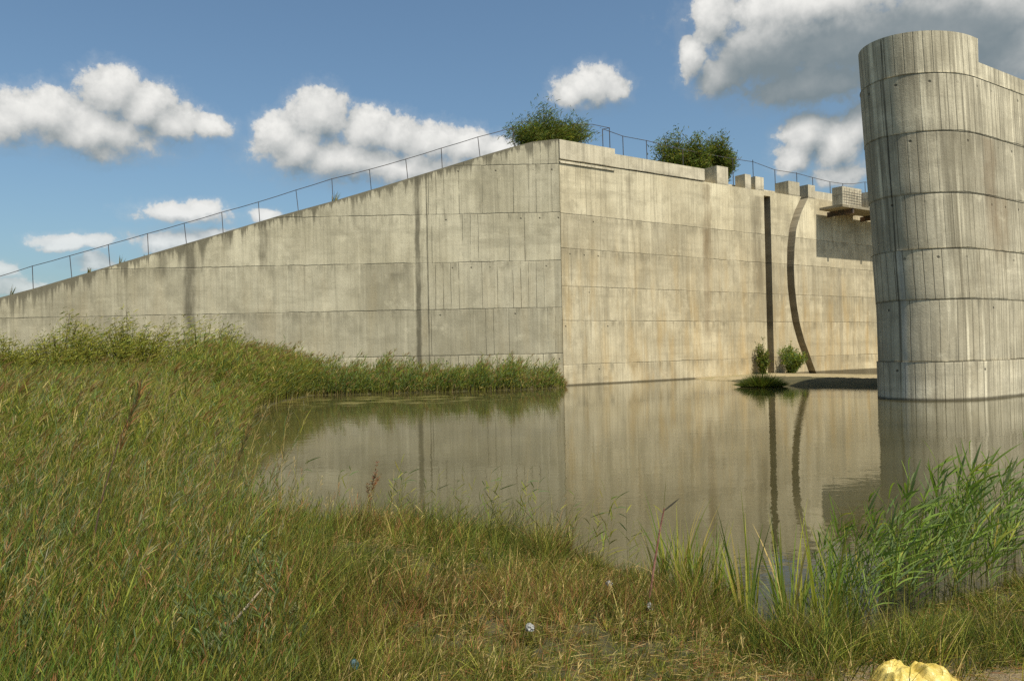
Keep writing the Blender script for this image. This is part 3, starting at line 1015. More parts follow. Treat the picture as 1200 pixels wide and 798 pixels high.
GREEN = np.array((0.084, 0.120, 0.022))
YGREEN = np.array((0.175, 0.175, 0.030))
BGREEN = np.array((0.085, 0.118, 0.045))
DGREEN = np.array((0.038, 0.052, 0.012))
STRAW = np.array((0.33, 0.25, 0.10))
REDB = np.array((0.19, 0.095, 0.040))
OLIVE = np.array((0.120, 0.112, 0.022))


GREY_ = np.array((0.17, 0.165, 0.10))


def pick(w, n):
    """w list of (colour, weight array or float)"""
    ws = np.stack([np.broadcast_to(np.asarray(a[1], float), (n,)) for a in w], -1)
    ws = np.cumsum(ws / ws.sum(-1, keepdims=True), -1)
    i = (rng.random((n, 1)) > ws).sum(-1)
    c = np.stack([a[0] for a in w])[np.minimum(i, len(w) - 1)]
    return c * (0.78 + 0.44 * rng.random((n, 1))) * (1 + (rng.random((n, 3)) - 0.5) * 0.12)


def tilt(n, spread, wind=(0.10, 0.02)):
    a = rng.random(n) * 2 * math.pi
    s = np.abs(rng.normal(0, spread, n))
    return unit(np.stack([np.cos(a) * s + wind[0], np.sin(a) * s + wind[1], np.ones(n)], -1))


def hbend(n, amt, wind=0.07):
    a = rng.random(n) * 2 * math.pi
    s = rng.random(n) * amt
    return np.stack([np.cos(a) * s + wind, np.sin(a) * s, -0.45 * s - 0.05], -1)


def onland(x, y, margin=0.0):
    ok = ~inside(x, y, LAKE)
    if margin:
        ok |= pdist(x, y, LAKE) < margin
    return ok


# --- meadow grass on the near bank
veg = Veg()
nc, kb = 15000, 20
r = 2.5 + (10.8 - 2.5) * rng.random(nc) ** 1.2
a = (rng.random(nc) - 0.5) * 2 * rad(50)
xc, yc = r * np.sin(a) * 1.05, r * np.cos(a)
n = nc * kb
ci = np.repeat(np.arange(nc), kb)
ca, cq = rng.random(n) * 6.283, rng.random(n) ** 0.7
csz = (0.02 + 0.07 * rng.random(nc) ** 2)[ci]
ctone = rng.random((nc, 1))
x, y = xc[ci] + np.cos(ca) * cq * csz, yc[ci] + np.sin(ca) * cq * csz
ok = onland(x, y, 0.12) & (rng.random(n) > bare(x, y) * 0.975) & (y > 2.3)
x, y, ci, ca, cq = x[ok], y[ok], ci[ok], ca[ok], cq[ok]
z = ground_z(x, y)
n = len(x)
ch = (0.55 + 0.95 * rng.random(nc) ** 1.6)[ci]
cdry, cred = rng.random(nc)[ci], rng.random(nc)[ci]
f1, f2, f3 = fbm(x, y, 1.1, 1), fbm(x, y, 0.7, 4), fbm(x, y, 2.4, 9)
left = np.clip((-0.6 - x) / 1.6, 0, 1)
hgt = ch * (0.08 + 0.25 * np.clip((f1 - 0.25) * 2, 0, 1)) * (0.6 + 0.7 * rng.random(n)) * (1 + 0.6 * left * np.clip(pdist(x, y, LAKE) / 3, 0, 1)) * np.where((x < 1.3) & (x > -2.6), 1 + 0.9 * np.clip(1 - pdist(x, y, LAKE) / 0.7, 0, 1) * (fbm(x, y, 0.5, 61) > 0.45), 0.55 + 0.45 * np.clip(pdist(x, y, LAKE) / 0.7, 0, 1)) * np.where((x > 1.35) & (x < 2.7) & (pdist(x, y, LAKE) < 0.4), 0.5, 1.0)
dry = np.clip((f2 - 0.42) * 5, 0, 1) * np.clip(1.4 - np.abs(x - 0.6) / 1.8, 0.25, 1)
dry = np.maximum(dry, 0.75 * np.clip(1.2 - (((x - 0.5) / 1.3) ** 2 + ((y - 5.6) / 0.9) ** 2), 0, 1) * (0.5 + f1))
red = np.clip((f3 - 0.50) * 6, 0, 1) * 0.7 + np.clip(1.3 - (((x + 0.25) / 0.75) ** 2 + ((y - 5.3) / 0.9) ** 2), 0, 1) * 1.3 + np.clip(1.2 - (((x + 1.2) / 0.7) ** 2 + ((y - 7.6) / 0.6) ** 2), 0, 1) * 1.0
dry = np.clip(dry + (cdry > 0.86) * 0.8, 0, 1.2)
red = np.clip(red + (cred > 0.93) * 0.9, 0, 1.2)
tone = (0.36 + 1.05 * ctone ** 1.3)[ci]
col = pick([(GREEN, 1.3 - dry), (YGREEN, 1.0), (DGREEN, 0.6), (STRAW, 0.08 + 0.6 * dry), (REDB, 0.04 + 1.3 * red), (OLIVE, 0.9)], n) * tone
dr = tilt(n, 0.34, (0.03, 0.0)) + np.stack([np.cos(ca) * cq * 0.55, np.sin(ca) * cq * 0.55, np.zeros(n)], -1)
veg.add(np.stack([x, y, z - 0.01], -1), unit(dr), hgt, 0.0026 + 0.0032 * rng.random(n), hbend(n, 0.55), col, 3)
# dry litter lying flat
n = 60000
r = 2.5 + 6 * rng.random(n)
a = (rng.random(n) - 0.5) * 2 * rad(48)
x, y = r * np.sin(a), r * np.cos(a)
ok = onland(x, y) & (x > -2.2)
x, y = x[ok], y[ok]
n = len(x)
aa = rng.random(n) * 6.28
veg.add(np.stack([x, y, ground_z(x, y) + 0.01 + 0.06 * rng.random(n)], -1), unit(np.stack([np.cos(aa), np.sin(aa), 0.25 * rng.normal(0, 1, n)], -1)), 0.03 + 0.11 * rng.random(n) ** 2, 0.002 + 0.002 * rng.random(n), hbend(n, 0.3), pick([(STRAW, 1), (REDB, 0.7), (OLIVE, 0.6)], n), 2)
mg = link('meadow_grass', veg.mesh('meadow_grass', M_leaf))
tag(mg, 'low green and dry meadow grass covering the near bank of the pond', 'grass', kind='stuff')

# --- tall grass on the left bank
veg = Veg()
nc, kb = 7500, 20
r = 3.0 + 11.5 * rng.random(nc) ** 1.15
a = rad(-62) + rng.random(nc) * rad(58)
xc, yc = r * np.sin(a), r * np.cos(a)
n = nc * kb
ci = np.repeat(np.arange(nc), kb)
ca, cq = rng.random(n) * 6.283, rng.random(n) ** 0.7
csz = (0.03 + 0.09 * rng.random(nc) ** 2)[ci]
ctone = rng.random((nc, 1))
x, y = xc[ci] + np.cos(ca) * cq * csz, yc[ci] + np.sin(ca) * cq * csz
lim = -0.75 - 0.22 * np.clip(y - 3, 0, 4) - 0.5 * (fbm(x, y, 1.3, 6) - 0.5)
ok = onland(x, y, 0.1) & (x < lim + 0.35 * rng.normal(0, 1, n)) & (pdist(x, y, LAKE) > 0.25 * rng.random(n))
x, y, ci, ca, cq = x[ok], y[ok], ci[ok], ca[ok], cq[ok]
n = len(x)
ch = (0.6 + 0.8 * rng.random(nc) ** 1.4)[ci]
ckind = rng.random(nc)[ci]
f1, f2 = fbm(x, y, 1.4, 2), fbm(x, y, 0.9, 7)
ramp = np.clip((lim[ok] - x) / 1.4 + 0.25, 0.12, 1)
shore = np.clip(pdist(x, y, LAKE) / 2.4, 0.32, 1)
hgt = shore * ch * (0.26 + 0.46 * f1 + 0.035 * np.clip(y - 4, 0, 8)) * ramp * (0.55 + 0.6 * rng.random(n))
dry = np.clip((f2 - 0.48) * 5, 0, 1)
col = pick([(GREEN, 1.0), (YGREEN, 1.25 + 1.0 * (ckind < 0.2)), (BGREEN, 0.3 + 2.2 * ((ckind > 0.2) & (ckind < 0.42))), (STRAW, 0.10 + 0.35 * dry + 1.2 * (ckind > 0.93)), (REDB, 0.05 + 0.5 * np.clip(dry - 0.3, 0, 1) + 1.0 * ((ckind > 0.85) & (ckind < 0.93))), (OLIVE, 1.1)], n)
gp = np.clip((fbm(x, y, 1.5, 51) - 0.48) * 6, 0, 1)[:, None]
col = col * (0.38 + 0.98 * ctone ** 1.3)[ci] * (1 - gp * np.array([0.35, 0.12, 0.2]))
dr = tilt(n, 0.27, (0.02, 0.0)) + np.stack([np.cos(ca) * cq * 0.40, np.sin(ca) * cq * 0.40, np.zeros(n)], -1)
veg.add(np.stack([x, y, ground_z(x, y) - 0.01], -1), unit(dr), hgt, 0.0045 + 0.004 * rng.random(n), hbend(n, 0.42), col, 4)
n = 7000
r = 3.0 + 9.5 * rng.random(n) ** 1.2
a = rad(-62) + rng.random(n) * rad(60)
x, y = r * np.sin(a), r * np.cos(a)
lim = -0.85 - 0.22 * np.clip(y - 3, 0, 4) - 0.7 * (fbm(x, y, 1.3, 6) - 0.5)
ok = onland(x, y) & (x < lim) & (fbm(x, y, 0.8, 15) > 0.40)
x, y, lim = x[ok], y[ok], lim[ok]
n = len(x)
P = np.stack([x, y, ground_z(x, y)], -1)
Hs = (0.32 + 0.75 * rng.random(n) ** 1.3) * np.clip((lim - x) / 1.0 + 0.35, 0.4, 1) * (0.75 + 0.05 * np.clip(y - 3, 0, 7)) * np.clip(pdist(x, y, LAKE) / 2.4, 0.22, 1)
D = tilt(n, 0.12, (0.14, 0.0))
bd = hbend(n, 0.15, 0.10)
kind = fbm(x, y, 0.9, 25)
red = (rng.random(n) < 0.35).astype(float)
veg.add(P, D, Hs, np.full(n, 0.0045), bd, pick([(REDB * 0.9, red + 0.05), (OLIVE, 1.0), (STRAW * 0.6, 0.5)], n), 4, 'stem')
DULLG = np.array((0.090, 0.108, 0.045))
for k_ in range(20):
    s_ = 0.2 + 0.8 * (k_ + rng.random(n)) / 20
    base = P + Hs[:, None] * (s_[:, None] * D + (s_ ** 2)[:, None] * bd)
    aa = rng.random(n) * 6.283
    dd = unit(np.stack([np.cos(aa) * 0.42 + 0.10, np.sin(aa) * 0.42, 0.9 + 0.4 * rng.random(n)], -1))
    veg.add(base, dd, 0.035 + 0.06 * rng.random(n), 0.0032 + 0.0038 * rng.random(n), hbend(n, 0.35, 0.05), pick([(DULLG, 2.2 * (kind > 0.5) + 0.2), (OLIVE, 0.9), (GREEN, 0.9), (YGREEN, 0.7), (REDB, 0.12 + 0.3 * red)], n), 2, 'leaf')
# tall wisps standing over the rest
n = 1500
r = 4.0 + 14 * rng.random(n)
a = rad(-60) + rng.random(n) * rad(50)
x, y = r * np.sin(a), r * np.cos(a)
lim = -1.3 - 0.22 * np.clip(y - 3, 0, 4)
ok = onland(x, y) & (x < lim) & (pdist(x, y, LAKE) > 0.5)
x, y = x[ok], y[ok]
n = len(x)
Hs = (0.75 + 0.55 * rng.random(n)) * np.clip((y + 2) / 9, 0.6, 1.2)
P = np.stack([x, y, ground_z(x, y)], -1)
D = tilt(n, 0.10, (0.10, 0.0))
bd = hbend(n, 0.08, 0.14)
cc_ = pick([(STRAW, 0.8), (YGREEN, 1), (REDB * 0.8, 0.4), (OLIVE, 1)], n)
veg.add(P, D, Hs, np.full(n, 0.0042), bd, cc_, 4, 'stem')
for k_ in range(16):
    s_ = 0.80 + 0.22 * rng.random(n)
    base = P + Hs[:, None] * (s_[:, None] * D + (s_ ** 2)[:, None] * bd)
    veg.add(base, unit(np.stack([0.30 + 0.35 * rng.normal(0, 1, n), 0.35 * rng.normal(0, 1, n), np.ones(n)], -1)), 0.04 + 0.07 * rng.random(n), np.full(n, 0.0045), hbend(n, 0.3, 0.15), pick([(STRAW * 0.8, 1), (GREY_ * 1.0, 0.7), (REDB, 0.4)], n), 2, 'leaf')
for k_ in range(5):
    s_ = 0.15 + 0.6 * rng.random(n)
    base = P + Hs[:, None] * (s_[:, None] * D + (s_ ** 2)[:, None] * bd)
    aa = rng.random(n) * 6.283
    veg.add(base, unit(np.stack([np.cos(aa) * 0.4 + 0.15, np.sin(aa) * 0.4, np.ones(n)], -1)), 0.18 + 0.18 * rng.random(n), np.full(n, 0.006), hbend(n, 0.5, 0.15), pick([(GREEN, 1), (BGREEN, 0.8), (YGREEN, 0.8)], n), 3, 'leaf')
# seed heads
n = 2600
r = 3.2 + 9 * rng.random(n)
a = rad(-60) + rng.random(n) * rad(85)
x, y = r * np.sin(a), r * np.cos(a)
ok = onland(x, y) & (pdist(x, y, LAKE) > 0.2) & (bare(x, y) < 0.2)
x, y = x[ok], y[ok]
n = len(x)
Hs = (0.22 + 0.25 * rng.random(n)) * (1 + 1.1 * np.clip((-0.8 - x) / 1.5, 0, 1)) * np.clip(pdist(x, y, LAKE) / 2.0, 0.4, 1)
P = np.stack([x, y, ground_z(x, y)], -1)
D = tilt(n, 0.15, (0.12, 0.0))
bd = hbend(n, 0.12, 0.12)
cc_ = pick([(STRAW, 1), (REDB * 1.3, 0.8), (OLIVE, 0.8)], n)
veg.add(P, D, Hs, np.full(n, 0.0024), bd, cc_, 3, 'stem')
for k_ in range(7):
    base = P + Hs[:, None] * (D + bd) - np.array([0, 0, 0.012]) * k_
    aa = rng.random(n) * 6.283
    veg.add(base, unit(np.stack([np.cos(aa) * 0.4 + 0.2, np.sin(aa) * 0.4, np.ones(n)], -1)), 0.015 + 0.03 * rng.random(n), np.full(n, 0.004), hbend(n, 0.4), cc_, 2, 'leaf')
tag(link('tall_grass', veg.mesh('tall_grass', M_leaf)), 'dense tall yellow green grass covering the whole left bank', 'grass', kind='stuff')


# --- reeds (stuff fields and single plants)
def reed_batch(vs, vl, P, H, lean, leafcol, leaves=9, leaf_len=0.34, leaf_w=0.020, stem_w=0.008, wind=0.35, plume=0.0, flare=0.7, s_lo=0.22):
    """vs stems, vl leaves; P (N,3), H heights, lean (N,3) bend vectors"""
    N_ = len(P)
    D = tilt(N_, 0.07, (0.05, 0))
    sc_ = pick([(YGREEN, 1), (STRAW * 0.8, 0.6), (OLIVE, 1)], N_)
    vs.add(P, D, H, np.full(N_, stem_w), lean, sc_, 4, 'stem')
    for k_ in range(leaves):
        s = s_lo + (0.98 - s_lo) * (k_ + rng.random(N_)) / leaves
        base = P + H[:, None] * (s[:, None] * D + (s ** 2)[:, None] * lean)
        a = rng.random(N_) * 2 * math.pi
        dd = unit(np.stack([np.cos(a) * flare + wind, np.sin(a) * flare, 0.35 + 0.85 * rng.random(N_)], -1))
        L = leaf_len * (0.6 + 0.7 * rng.random(N_)) * np.minimum(1, H) * (1.15 - 0.35 * s)
        bd = np.stack([wind * (0.1 + 0.7 * rng.random(N_)), 0.15 * rng.normal(0, 1, N_), -0.02 - 0.55 * rng.random(N_) ** 2], -1)
        lc = leafcol(N_, s)
        vl.add(base, dd, L, leaf_w * (0.7 + 0.6 * rng.random(N_)), bd, lc, 4, 'leaf')
    if plume:
        m_ = rng.random(N_) < plume
        tip = (P + H[:, None] * (D + lean))[m_]
        for k_ in range(9):
            nn = len(tip)
            dd = unit(np.stack([0.35 + 0.4 * rng.random(nn), 0.35 * rng.normal(0, 1, nn), 0.8 + 0.3 * rng.random(nn)], -1))
            vl.add(tip - np.array([0, 0, 0.03]) * k_ * 0.3, dd, 0.14 + 0.1 * rng.random(nn), np.full(nn, 0.012), hbend(nn, 0.4, 0.3), pick([(STRAW * 0.55, 1), (REDB * 0.8, 0.6)], nn), 2, 'leaf')


def lean_v(n, amt=0.16):
    return np.stack([amt * (0.5 + rng.random(n)), 0.06 * rng.normal(0, 1, n), -0.05 * np.ones(n)], -1)


def reedcol(n, s):
    lo = np.clip(0.55 - s, 0, 1)
    return pick([(GREEN, 1.0), (BGREEN, 1.0), (YGREEN, 0.5 + 1.2 * lo), (STRAW, 0.04 + 1.3 * lo)], n)


def yellowcol(n, s):
    lo = np.clip(0.6 - s, 0, 1)
    return pick([(GREEN, 0.9), (BGREEN, 0.55), (YGREEN, 1.0 + lo), (OLIVE, 0.8), (STRAW, 0.12 + 0.5 * lo)], n)


def fieldcol(n, s):
    lo = np.clip(0.6 - s, 0, 1)
    b_ = np.clip((fbm(x, y, 3.0, 44) - 0.45) * 6, 0, 1)
    return pick([(GREEN, 0.9), (BGREEN, 0.25 + 2.2 * b_), (YGREEN, 1.0 + lo), (OLIVE, 0.9), (STRAW, 0.12 + 0.6 * lo)], n)


# reed field on the left bank
vf = Veg()
n = 24000
x, y = -26 + 23.5 * rng.random(n), 8.0 + 32 * rng.random(n) ** 1.15
lim = np.interp(y, [8, 9.5, 10.9, 14.6, 18.5, 22, 25.6, 29, 34, 38.5], [-5.4, -5.0, -4.6, -5.25, -6.4, -7.5, -8.65, -9.4, -9.8, -9.6])
ok = (x < lim + 0.25 * rng.random(n)) & (x > -0.80 * y - 2.0) & (y < 38)
x, y = x[ok], y[ok]
n = len(x)
f1 = fbm(x, y, 2.6, 12)
H = (0.35 + 1.45 * f1 + 0.012 * np.clip(y - 8, 0, 20)) * (0.70 + 0.45 * rng.random(n))
H *= np.clip((y - 7.4) / 2.5, 0.55, 1)
H = np.where(y > 12, np.minimum(H, 0.75 + 0.80 * rng.random(n) ** 1.8), H)
reed_batch(vf, vf, np.stack([x, y, ground_z(x, y)], -1), H, lean_v(n, 0.17), fieldcol, 10, 0.28, 0.0115, 0.008, 0.16, 0.14, 0.45)
tag(link('reed_field', vf.mesh('reed_field', M_leaf)), 'wide field of wind bent reeds filling the left shore', 'reeds', kind='stuff')

# reed belt along the foot of the wing wall
vf = Veg()
n = 5200
x = -14 + 16.8 * rng.random(n)
ys = np.interp(x, [-14, -9.6, -4.2, 0.5, 2.3, 2.8], [37.6, 38.3, 38.8, 39.8, 40.9, 42.2])
y = ys + rng.random(n) ** 1.6 * 3.2
ok = y < 42.9
x, y = x[ok], y[ok]
n = len(x)
H = (0.42 + 2.3 * fbm(x, y, 0.8, 21) ** 1.35) * (0.50 + 0.75 * rng.random(n) ** 1.4) * 0.72 * np.clip((2.95 - x) / 0.9, 0.45, 1) * np.clip(1.0 + (-7 - x) * 0.05, 1, 1.3)
reed_batch(vf, vf, np.stack([x, y, np.maximum(-0.1, ground_z(x, y))], -1), H, lean_v(n, 0.13), reedcol, 9, 0.34, 0.024, 0.014, 0.14, 0.3, 0.45)
tag(link('reed_belt', vf.mesh('reed_belt', M_leaf)), 'narrow belt of green reeds along the foot of the wing wall', 'reeds', kind='stuff')
# taller pale reeds where the shore turns the corner
vf = Veg()
n = 8500
x, y = -14 + 6 * rng.random(n), 25.2 + 13.4 * rng.random(n)
lim = np.interp(y, [25, 25.6, 29, 34, 38.5], [-8.7, -8.85, -9.35, -9.75, -9.6])
ok = (x < lim) & (x > lim - 2.0 - 0.8 * rng.random(n))
x, y = x[ok], y[ok]
n = len(x)
H = (1.45 + 0.9 * fbm(x, y, 1.6, 31)) * (0.6 + 0.5 * rng.random(n))
reed_batch(vf, vf, np.stack([x, y, np.maximum(-0.1, ground_z(x, y))], -1), H, lean_v(n, 0.15), yellowcol, 10, 0.38, 0.020, 0.012, 0.16, 0.2, 0.45)
tag(link('reed_thicket', vf.mesh('reed_thicket', M_leaf)), 'tall bright green reeds on the far left corner of the shore', 'reeds', kind='stuff')


# --- shrubs
def shrub(name, loc, w, h, label, cat, group=None, stems=46, leaves=46, leaf=(0.20, 0.045), wind=0.2, cols=None, spread=0.55, depth=0.8, bark=(0.06, 0.045, 0.03), low=0.12, parts=('stems', 'foliage')):
    root = thing(name, loc, label, cat, group)
    n = stems
    a = rng.random(n) * 2 * math.pi
    q = np.sqrt(rng.random(n))
    # stems fan from a crowded base and end on a lumpy dome
    lump = 0.55 + 0.75 * vnoise(np.cos(a) * 2 + loc[0], np.sin(a) * 2 + loc[1] + q * 2, 0.8, 3)
    tip = np.stack([np.cos(a) * q * w * 0.5 * lump + wind * h * 0.5, np.sin(a) * q * w * 0.5 * depth * lump, h * lump * (0.55 + 0.45 * np.sqrt(np.clip(1 - q ** 2, 0, 1))) * (0.8 + 0.25 * rng.random(n))], -1)
    P = np.stack([np.cos(a) * q * w * 0.10, np.sin(a) * q * w * 0.10, np.zeros(n)], -1)
    dvec = tip - P
    L = np.linalg.norm(dvec, axis=1)
    D = unit(dvec * np.array([0.7, 0.7, 1.15]))
    bend = dvec / L[:, None] - D
    vs, vl = Veg(), Veg()
    vs.add(P, D, L, np.full(n, 0.02 + 0.005 * h), bend, np.tile(np.array(bark), (n, 1)) * (0.8 + 0.4 * rng.random((n, 1))), 5, 'stem')
    vs.add(P, D, L, np.full(n, 0.02 + 0.005 * h), bend, np.tile(np.array(bark), (n, 1)) * (0.8 + 0.4 * rng.random((n, 1))), 5, 'stem')
    cols = cols or [(GREEN, 1), (OLIVE, 1.1), (YGREEN, 0.6), (DGREEN, 0.9)]
    for k_ in range(leaves):
        s = low + (1.03 - low) * rng.random(n) ** 0.75
        base = P + L[:, None] * (s[:, None] * D + (s ** 2)[:, None] * bend)
        base = base + rng.normal(0, 1, (n, 3)) * (0.055 * w * np.array([1, 1, 0.7]) * (0.35 + 0.65 * s[:, None]))
        base[:, 2] = np.maximum(base[:, 2], 0.05)
        aa = rng.random(n) * 2 * math.pi
        dd = unit(np.stack([np.cos(aa) * 0.8 + wind, np.sin(aa) * 0.8, 0.35 + 0.8 * rng.random(n)], -1))
        vl.add(base, dd, leaf[0] * (0.6 + 0.8 * rng.random(n)), leaf[1] * (0.6 + 0.8 * rng.random(n)), hbend(n, 0.5, wind), pick(cols, n), 2, 'leaf')
    link(parts[0], vs.mesh(parts[0], M_stem), None, root)
    link(parts[1], vl.mesh(parts[1], M_leaf), None, root)
    return root


CREST = [(GREEN * 0.85, 1.4), (OLIVE * 0.75, 1.0), (YGREEN * 0.8, 0.2), (DGREEN, 1.0)]
p = rw(-0.3, 12.9, -2.4)
shrub('crest_bush', (2.3, 45.6, 12.75), 5.4, 2.7, 'wispy wind swept bush on the crest above the wall corner', 'bush', 'bushes on the crest', 130, 190, (0.24, 0.034), 0.16, CREST, depth=0.7)
p = rw(12.5, 12.45, -2.6)
shrub('crest_bush', tuple(p), 4.4, 3.45, 'round dense bush on the crest, left one of the touching pair', 'bush', 'bushes on the crest', 110, 170, (0.22, 0.05), 0.03, CREST, depth=0.9)
p = rw(15.95, 12.45, -2.6)
shrub('crest_bush', tuple(p), 3.1, 3.75, 'narrow upright bush on the crest, right one of the touching pair', 'bush', 'bushes on the crest', 100, 170, (0.22, 0.05), 0.03, CREST, depth=0.9)
# willow shrubs between reeds and the wing wall
WILLOW = [(OLIVE * 1.25, 2.0), (GREEN, 0.5), (YGREEN * 1.1, 1.0)]
for i, (x, y, w, h, lb) in enumerate([(-13.1, 33.5, 3.6, 3.0, 'feathery olive willow shrub nearest the bright pond side reeds'), (-16.6, 34.5, 3.4, 3.25, 'tall olive willow shrub standing below the wide dark wall stain'),
                                      (-19.6, 34.5, 3.2, 3.1, 'bushy willow shrub just left of the wide dark wall stain'), (-22.3, 35.0, 3.0, 2.6, 'lower willow shrub farthest left along the wing wall')]):
    shrub('willow_shrub', (x, y, 0.3), w * 1.15, h * 0.93, lb, 'shrub', 'willow shrubs before the wing wall', 110, 100, (0.20, 0.028), 0.30, WILLOW, depth=0.8, low=0.05)
for x, y, w, h, lb in [(16.6, 52.2, 1.3, 2.2, 'narrow shrub growing left of the straight gate slot')]:
    p = rw(16.3, 0.0, 0.5)
    shrub('wall_shrub', tuple(p), 1.0, 1.95, lb, 'shrub', 'shrubs at the foot of the spillway wall', 40, 50, (0.18, 0.05), 0.05, [(GREEN, 1), (DGREEN, 1), (OLIVE, 0.8)], low=0.02)
p = rw(18.75, 0.0, 0.9)
shrub('wall_shrub', tuple(p), 2.0, 1.75, 'wide green shrub growing between the two gate slots', 'shrub', 'shrubs at the foot of the spillway wall', 70, 60, (0.20, 0.045), 0.05, [(GREEN, 1.2), (BGREEN, 1), (YGREEN, 0.5)], low=0.02)

# weeds on the sloping coping
for i, (x, z, h, lb) in enumerate([(-27.6, 5.5, 0.75, 'dark weed tuft at the left lower end of the wall top'), (-23.3, 6.55, 0.55, 'single dark weed on the wall top below the lowest cloud'), (-21.5, 7.0, 0.75, 'spiky dry weed tuft on the sloping wall top'), (-20.2, 7.4, 0.35, 'tiny weed on the wall top beside the spiky tuft'), (-9.7, 10.25, 0.85, 'upright dry weed tuft high on the wall top')]):
    n = 12
    vv_ = Veg()
    vv_.add(np.stack([rng.normal(0, 0.05, n), rng.normal(0, 0.03, n), np.zeros(n)], -1), tilt(n, 0.25, (0.1, 0)), h * (0.6 + 0.5 * rng.random(n)), np.full(n, 0.045), hbend(n, 0.3), pick([(DGREEN, 1), (STRAW * 0.5, 0.8), (OLIVE, 1)], n), 3)
    o = link('weed_tuft', vv_.mesh('weed_tuft', M_leaf))
    o.location = (x, 43.75, z - 0.02)
    tag(o, lb, 'weed', 'weeds on the wing wall top')

# sedge islet in the pond
vv_ = Veg()
n = 2600
q, a = np.sqrt(rng.random(n)), rng.random(n) * 6.283
vv_.add(np.stack([np.cos(a) * q * 0.85, np.sin(a) * q * 0.6, np.full(n, -0.05)], -1), unit(np.stack([np.cos(a) * q * 0.7, np.sin(a) * q * 0.7, 1.0 - 0.5 * q], -1)), (1.0 - 0.5 * q) * (0.6 + 0.5 * rng.random(n)), np.full(n, 0.022), np.stack([np.cos(a) * 0.25 * q, np.sin(a) * 0.25 * q, -0.3 * q], -1), pick([(DGREEN * 0.8, 1.6), (GREEN * 0.7, 0.7), (OLIVE * 0.6, 0.6)], n), 3)
o = link('sedge_tussock', vv_.mesh('sedge_tussock', M_leaf))
o.location = (11.9, 38.0, 0)
tag(o, 'dark sedge tussock standing in the water before the sandy beach', 'tussock')

# --- single reeds on the near bank, right side
def reed_proto(name, H, leaves, leaf_len, leaf_w, wind, colf, label, group, plume=0.0, lean=0.15, stem_w=0.008, flare=0.7, s_lo=0.22):
    root = thing(name, (0, 0, 0), label, 'reed', group)
    vs, vl = Veg(), Veg()
    reed_batch(vs, vl, np.zeros((1, 3)), np.array([H]), lean_v(1, lean), colf, leaves, leaf_len, leaf_w, stem_w, wind, plume, flare, s_lo)
    link('stem', vs.mesh('stem', M_stem), None, root)
    link('leaves', vl.mesh('leaves', M_leaf), None, root)
    return root


used = set()


def scatter(protos, spots):
    for i, (x, y, sc_, rz) in enumerate(spots):
        pr = protos[i % len(protos)]
        o = pr if pr not in used else copy_tree(pr)
        used.add(pr)
        o.location = (x, y, float(ground_z(np.array([x]), np.array([y]))[0]) - 0.02)
        o.rotation_euler = (0, 0, rz)
        o.scale = (sc_, sc_, sc_)


def nearcol(n, s):
    lo = np.clip(0.5 - s, 0, 1)
    return pick([(GREEN * 1.15, 1.6), (BGREEN, 0.9), (YGREEN, 0.35 + lo), (STRAW, 0.03 + 1.2 * lo)], n)


LB_R = 'leafy green reed in the wind bent stand before the round pier'
GR_R = 'reeds of the stand on the right near shore'
pro = [reed_proto('reed_plant', 1.25, 11, 0.36, 0.017, 0.12 + 0.022 * k_, nearcol, LB_R, GR_R, 0, 0.02 + 0.008 * k_, 0.008, 0.5, 0.25) for k_ in range(10)]
sp_ = []
for k_ in range(270):
    x = 2.2 + 3.9 * random.random() ** 1.1
    ys = float(np.interp(x, [2.2, 2.9, 4.8, 8], [5.75, 6.0, 6.9, 7.9]))
    y = ys - 0.55 + 1.15 * random.random()
    sc_ = (0.45 + 0.62 * random.random()) * float(np.interp(x, [2.2, 2.7, 3.3, 4.2, 6], [0.66, 0.86, 0.95, 0.90, 0.92]))
    sp_.append((x, y, sc_, random.uniform(-0.5, 0.5)))
scatter(pro, sp_)
# broad leaved sedge like clumps left of them
def blade_clump(H, n, label, group, name='cattail_clump'):
    vv_ = Veg()
    a, q = rng.random(n) * 6.283, rng.random(n)
    vv_.add(np.stack([np.cos(a) * 0.045, np.sin(a) * 0.045, np.zeros(n)], -1), unit(np.stack([np.cos(a) * 0.20 * q + 0.04, np.sin(a) * 0.2 * q, np.ones(n)], -1)), H * (0.5 + 0.55 * rng.random(n)), 0.014 + 0.010 * rng.random(n), np.stack([np.cos(a) * 0.22 * q + 0.08, np.sin(a) * 0.2 * q, -0.18 * q], -1), pick([(GREEN, 1), (YGREEN * 1.15, 1.5), (GREEN * 1.3, 1.0), (STRAW, 0.35)], n), 6)
    o = link(name, vv_.mesh(name, M_leaf))
    tag(o, label, 'water plant', group)
    return o


LB_C = 'upright blade leaved clump at the water edge right of the red stick'
cl_p = [blade_clump(0.85, 17, LB_C, 'blade leaved clumps at the water edge') for k_ in range(5)]
cs = [(1.30, 6.15, 1.0, 0), (1.45, 5.95, 0.85, 1), (1.63, 5.75, 1.12, 2), (1.72, 5.9, 0.9, 4), (1.9, 5.55, 1.15, 0.6), (2.0, 5.75, 1.0, 3), (2.12, 5.5, 1.15, 5), (1.55, 6.0, 0.7, 2.2), (2.35, 5.6, 0.75, 1.2), (1.15, 6.4, 0.75, 4.4), (2.05, 5.45, 0.6, 0.3), (1.38, 6.35, 0.8, 5.5)] + [(1.05 + 1.5 * random.random(), 0, 0.4 + 0.75 * random.random(), random.random() * 6.28) for _ in range(7)]
cs = [(a_, b_ if b_ else float(np.interp(a_, [1.0, 1.75, 2.25, 2.9], [6.45, 5.6, 5.4, 5.8])) + random.uniform(-0.1, 0.3), c_, d_) for a_, b_, c_, d_ in cs]
scatter(cl_p, cs)
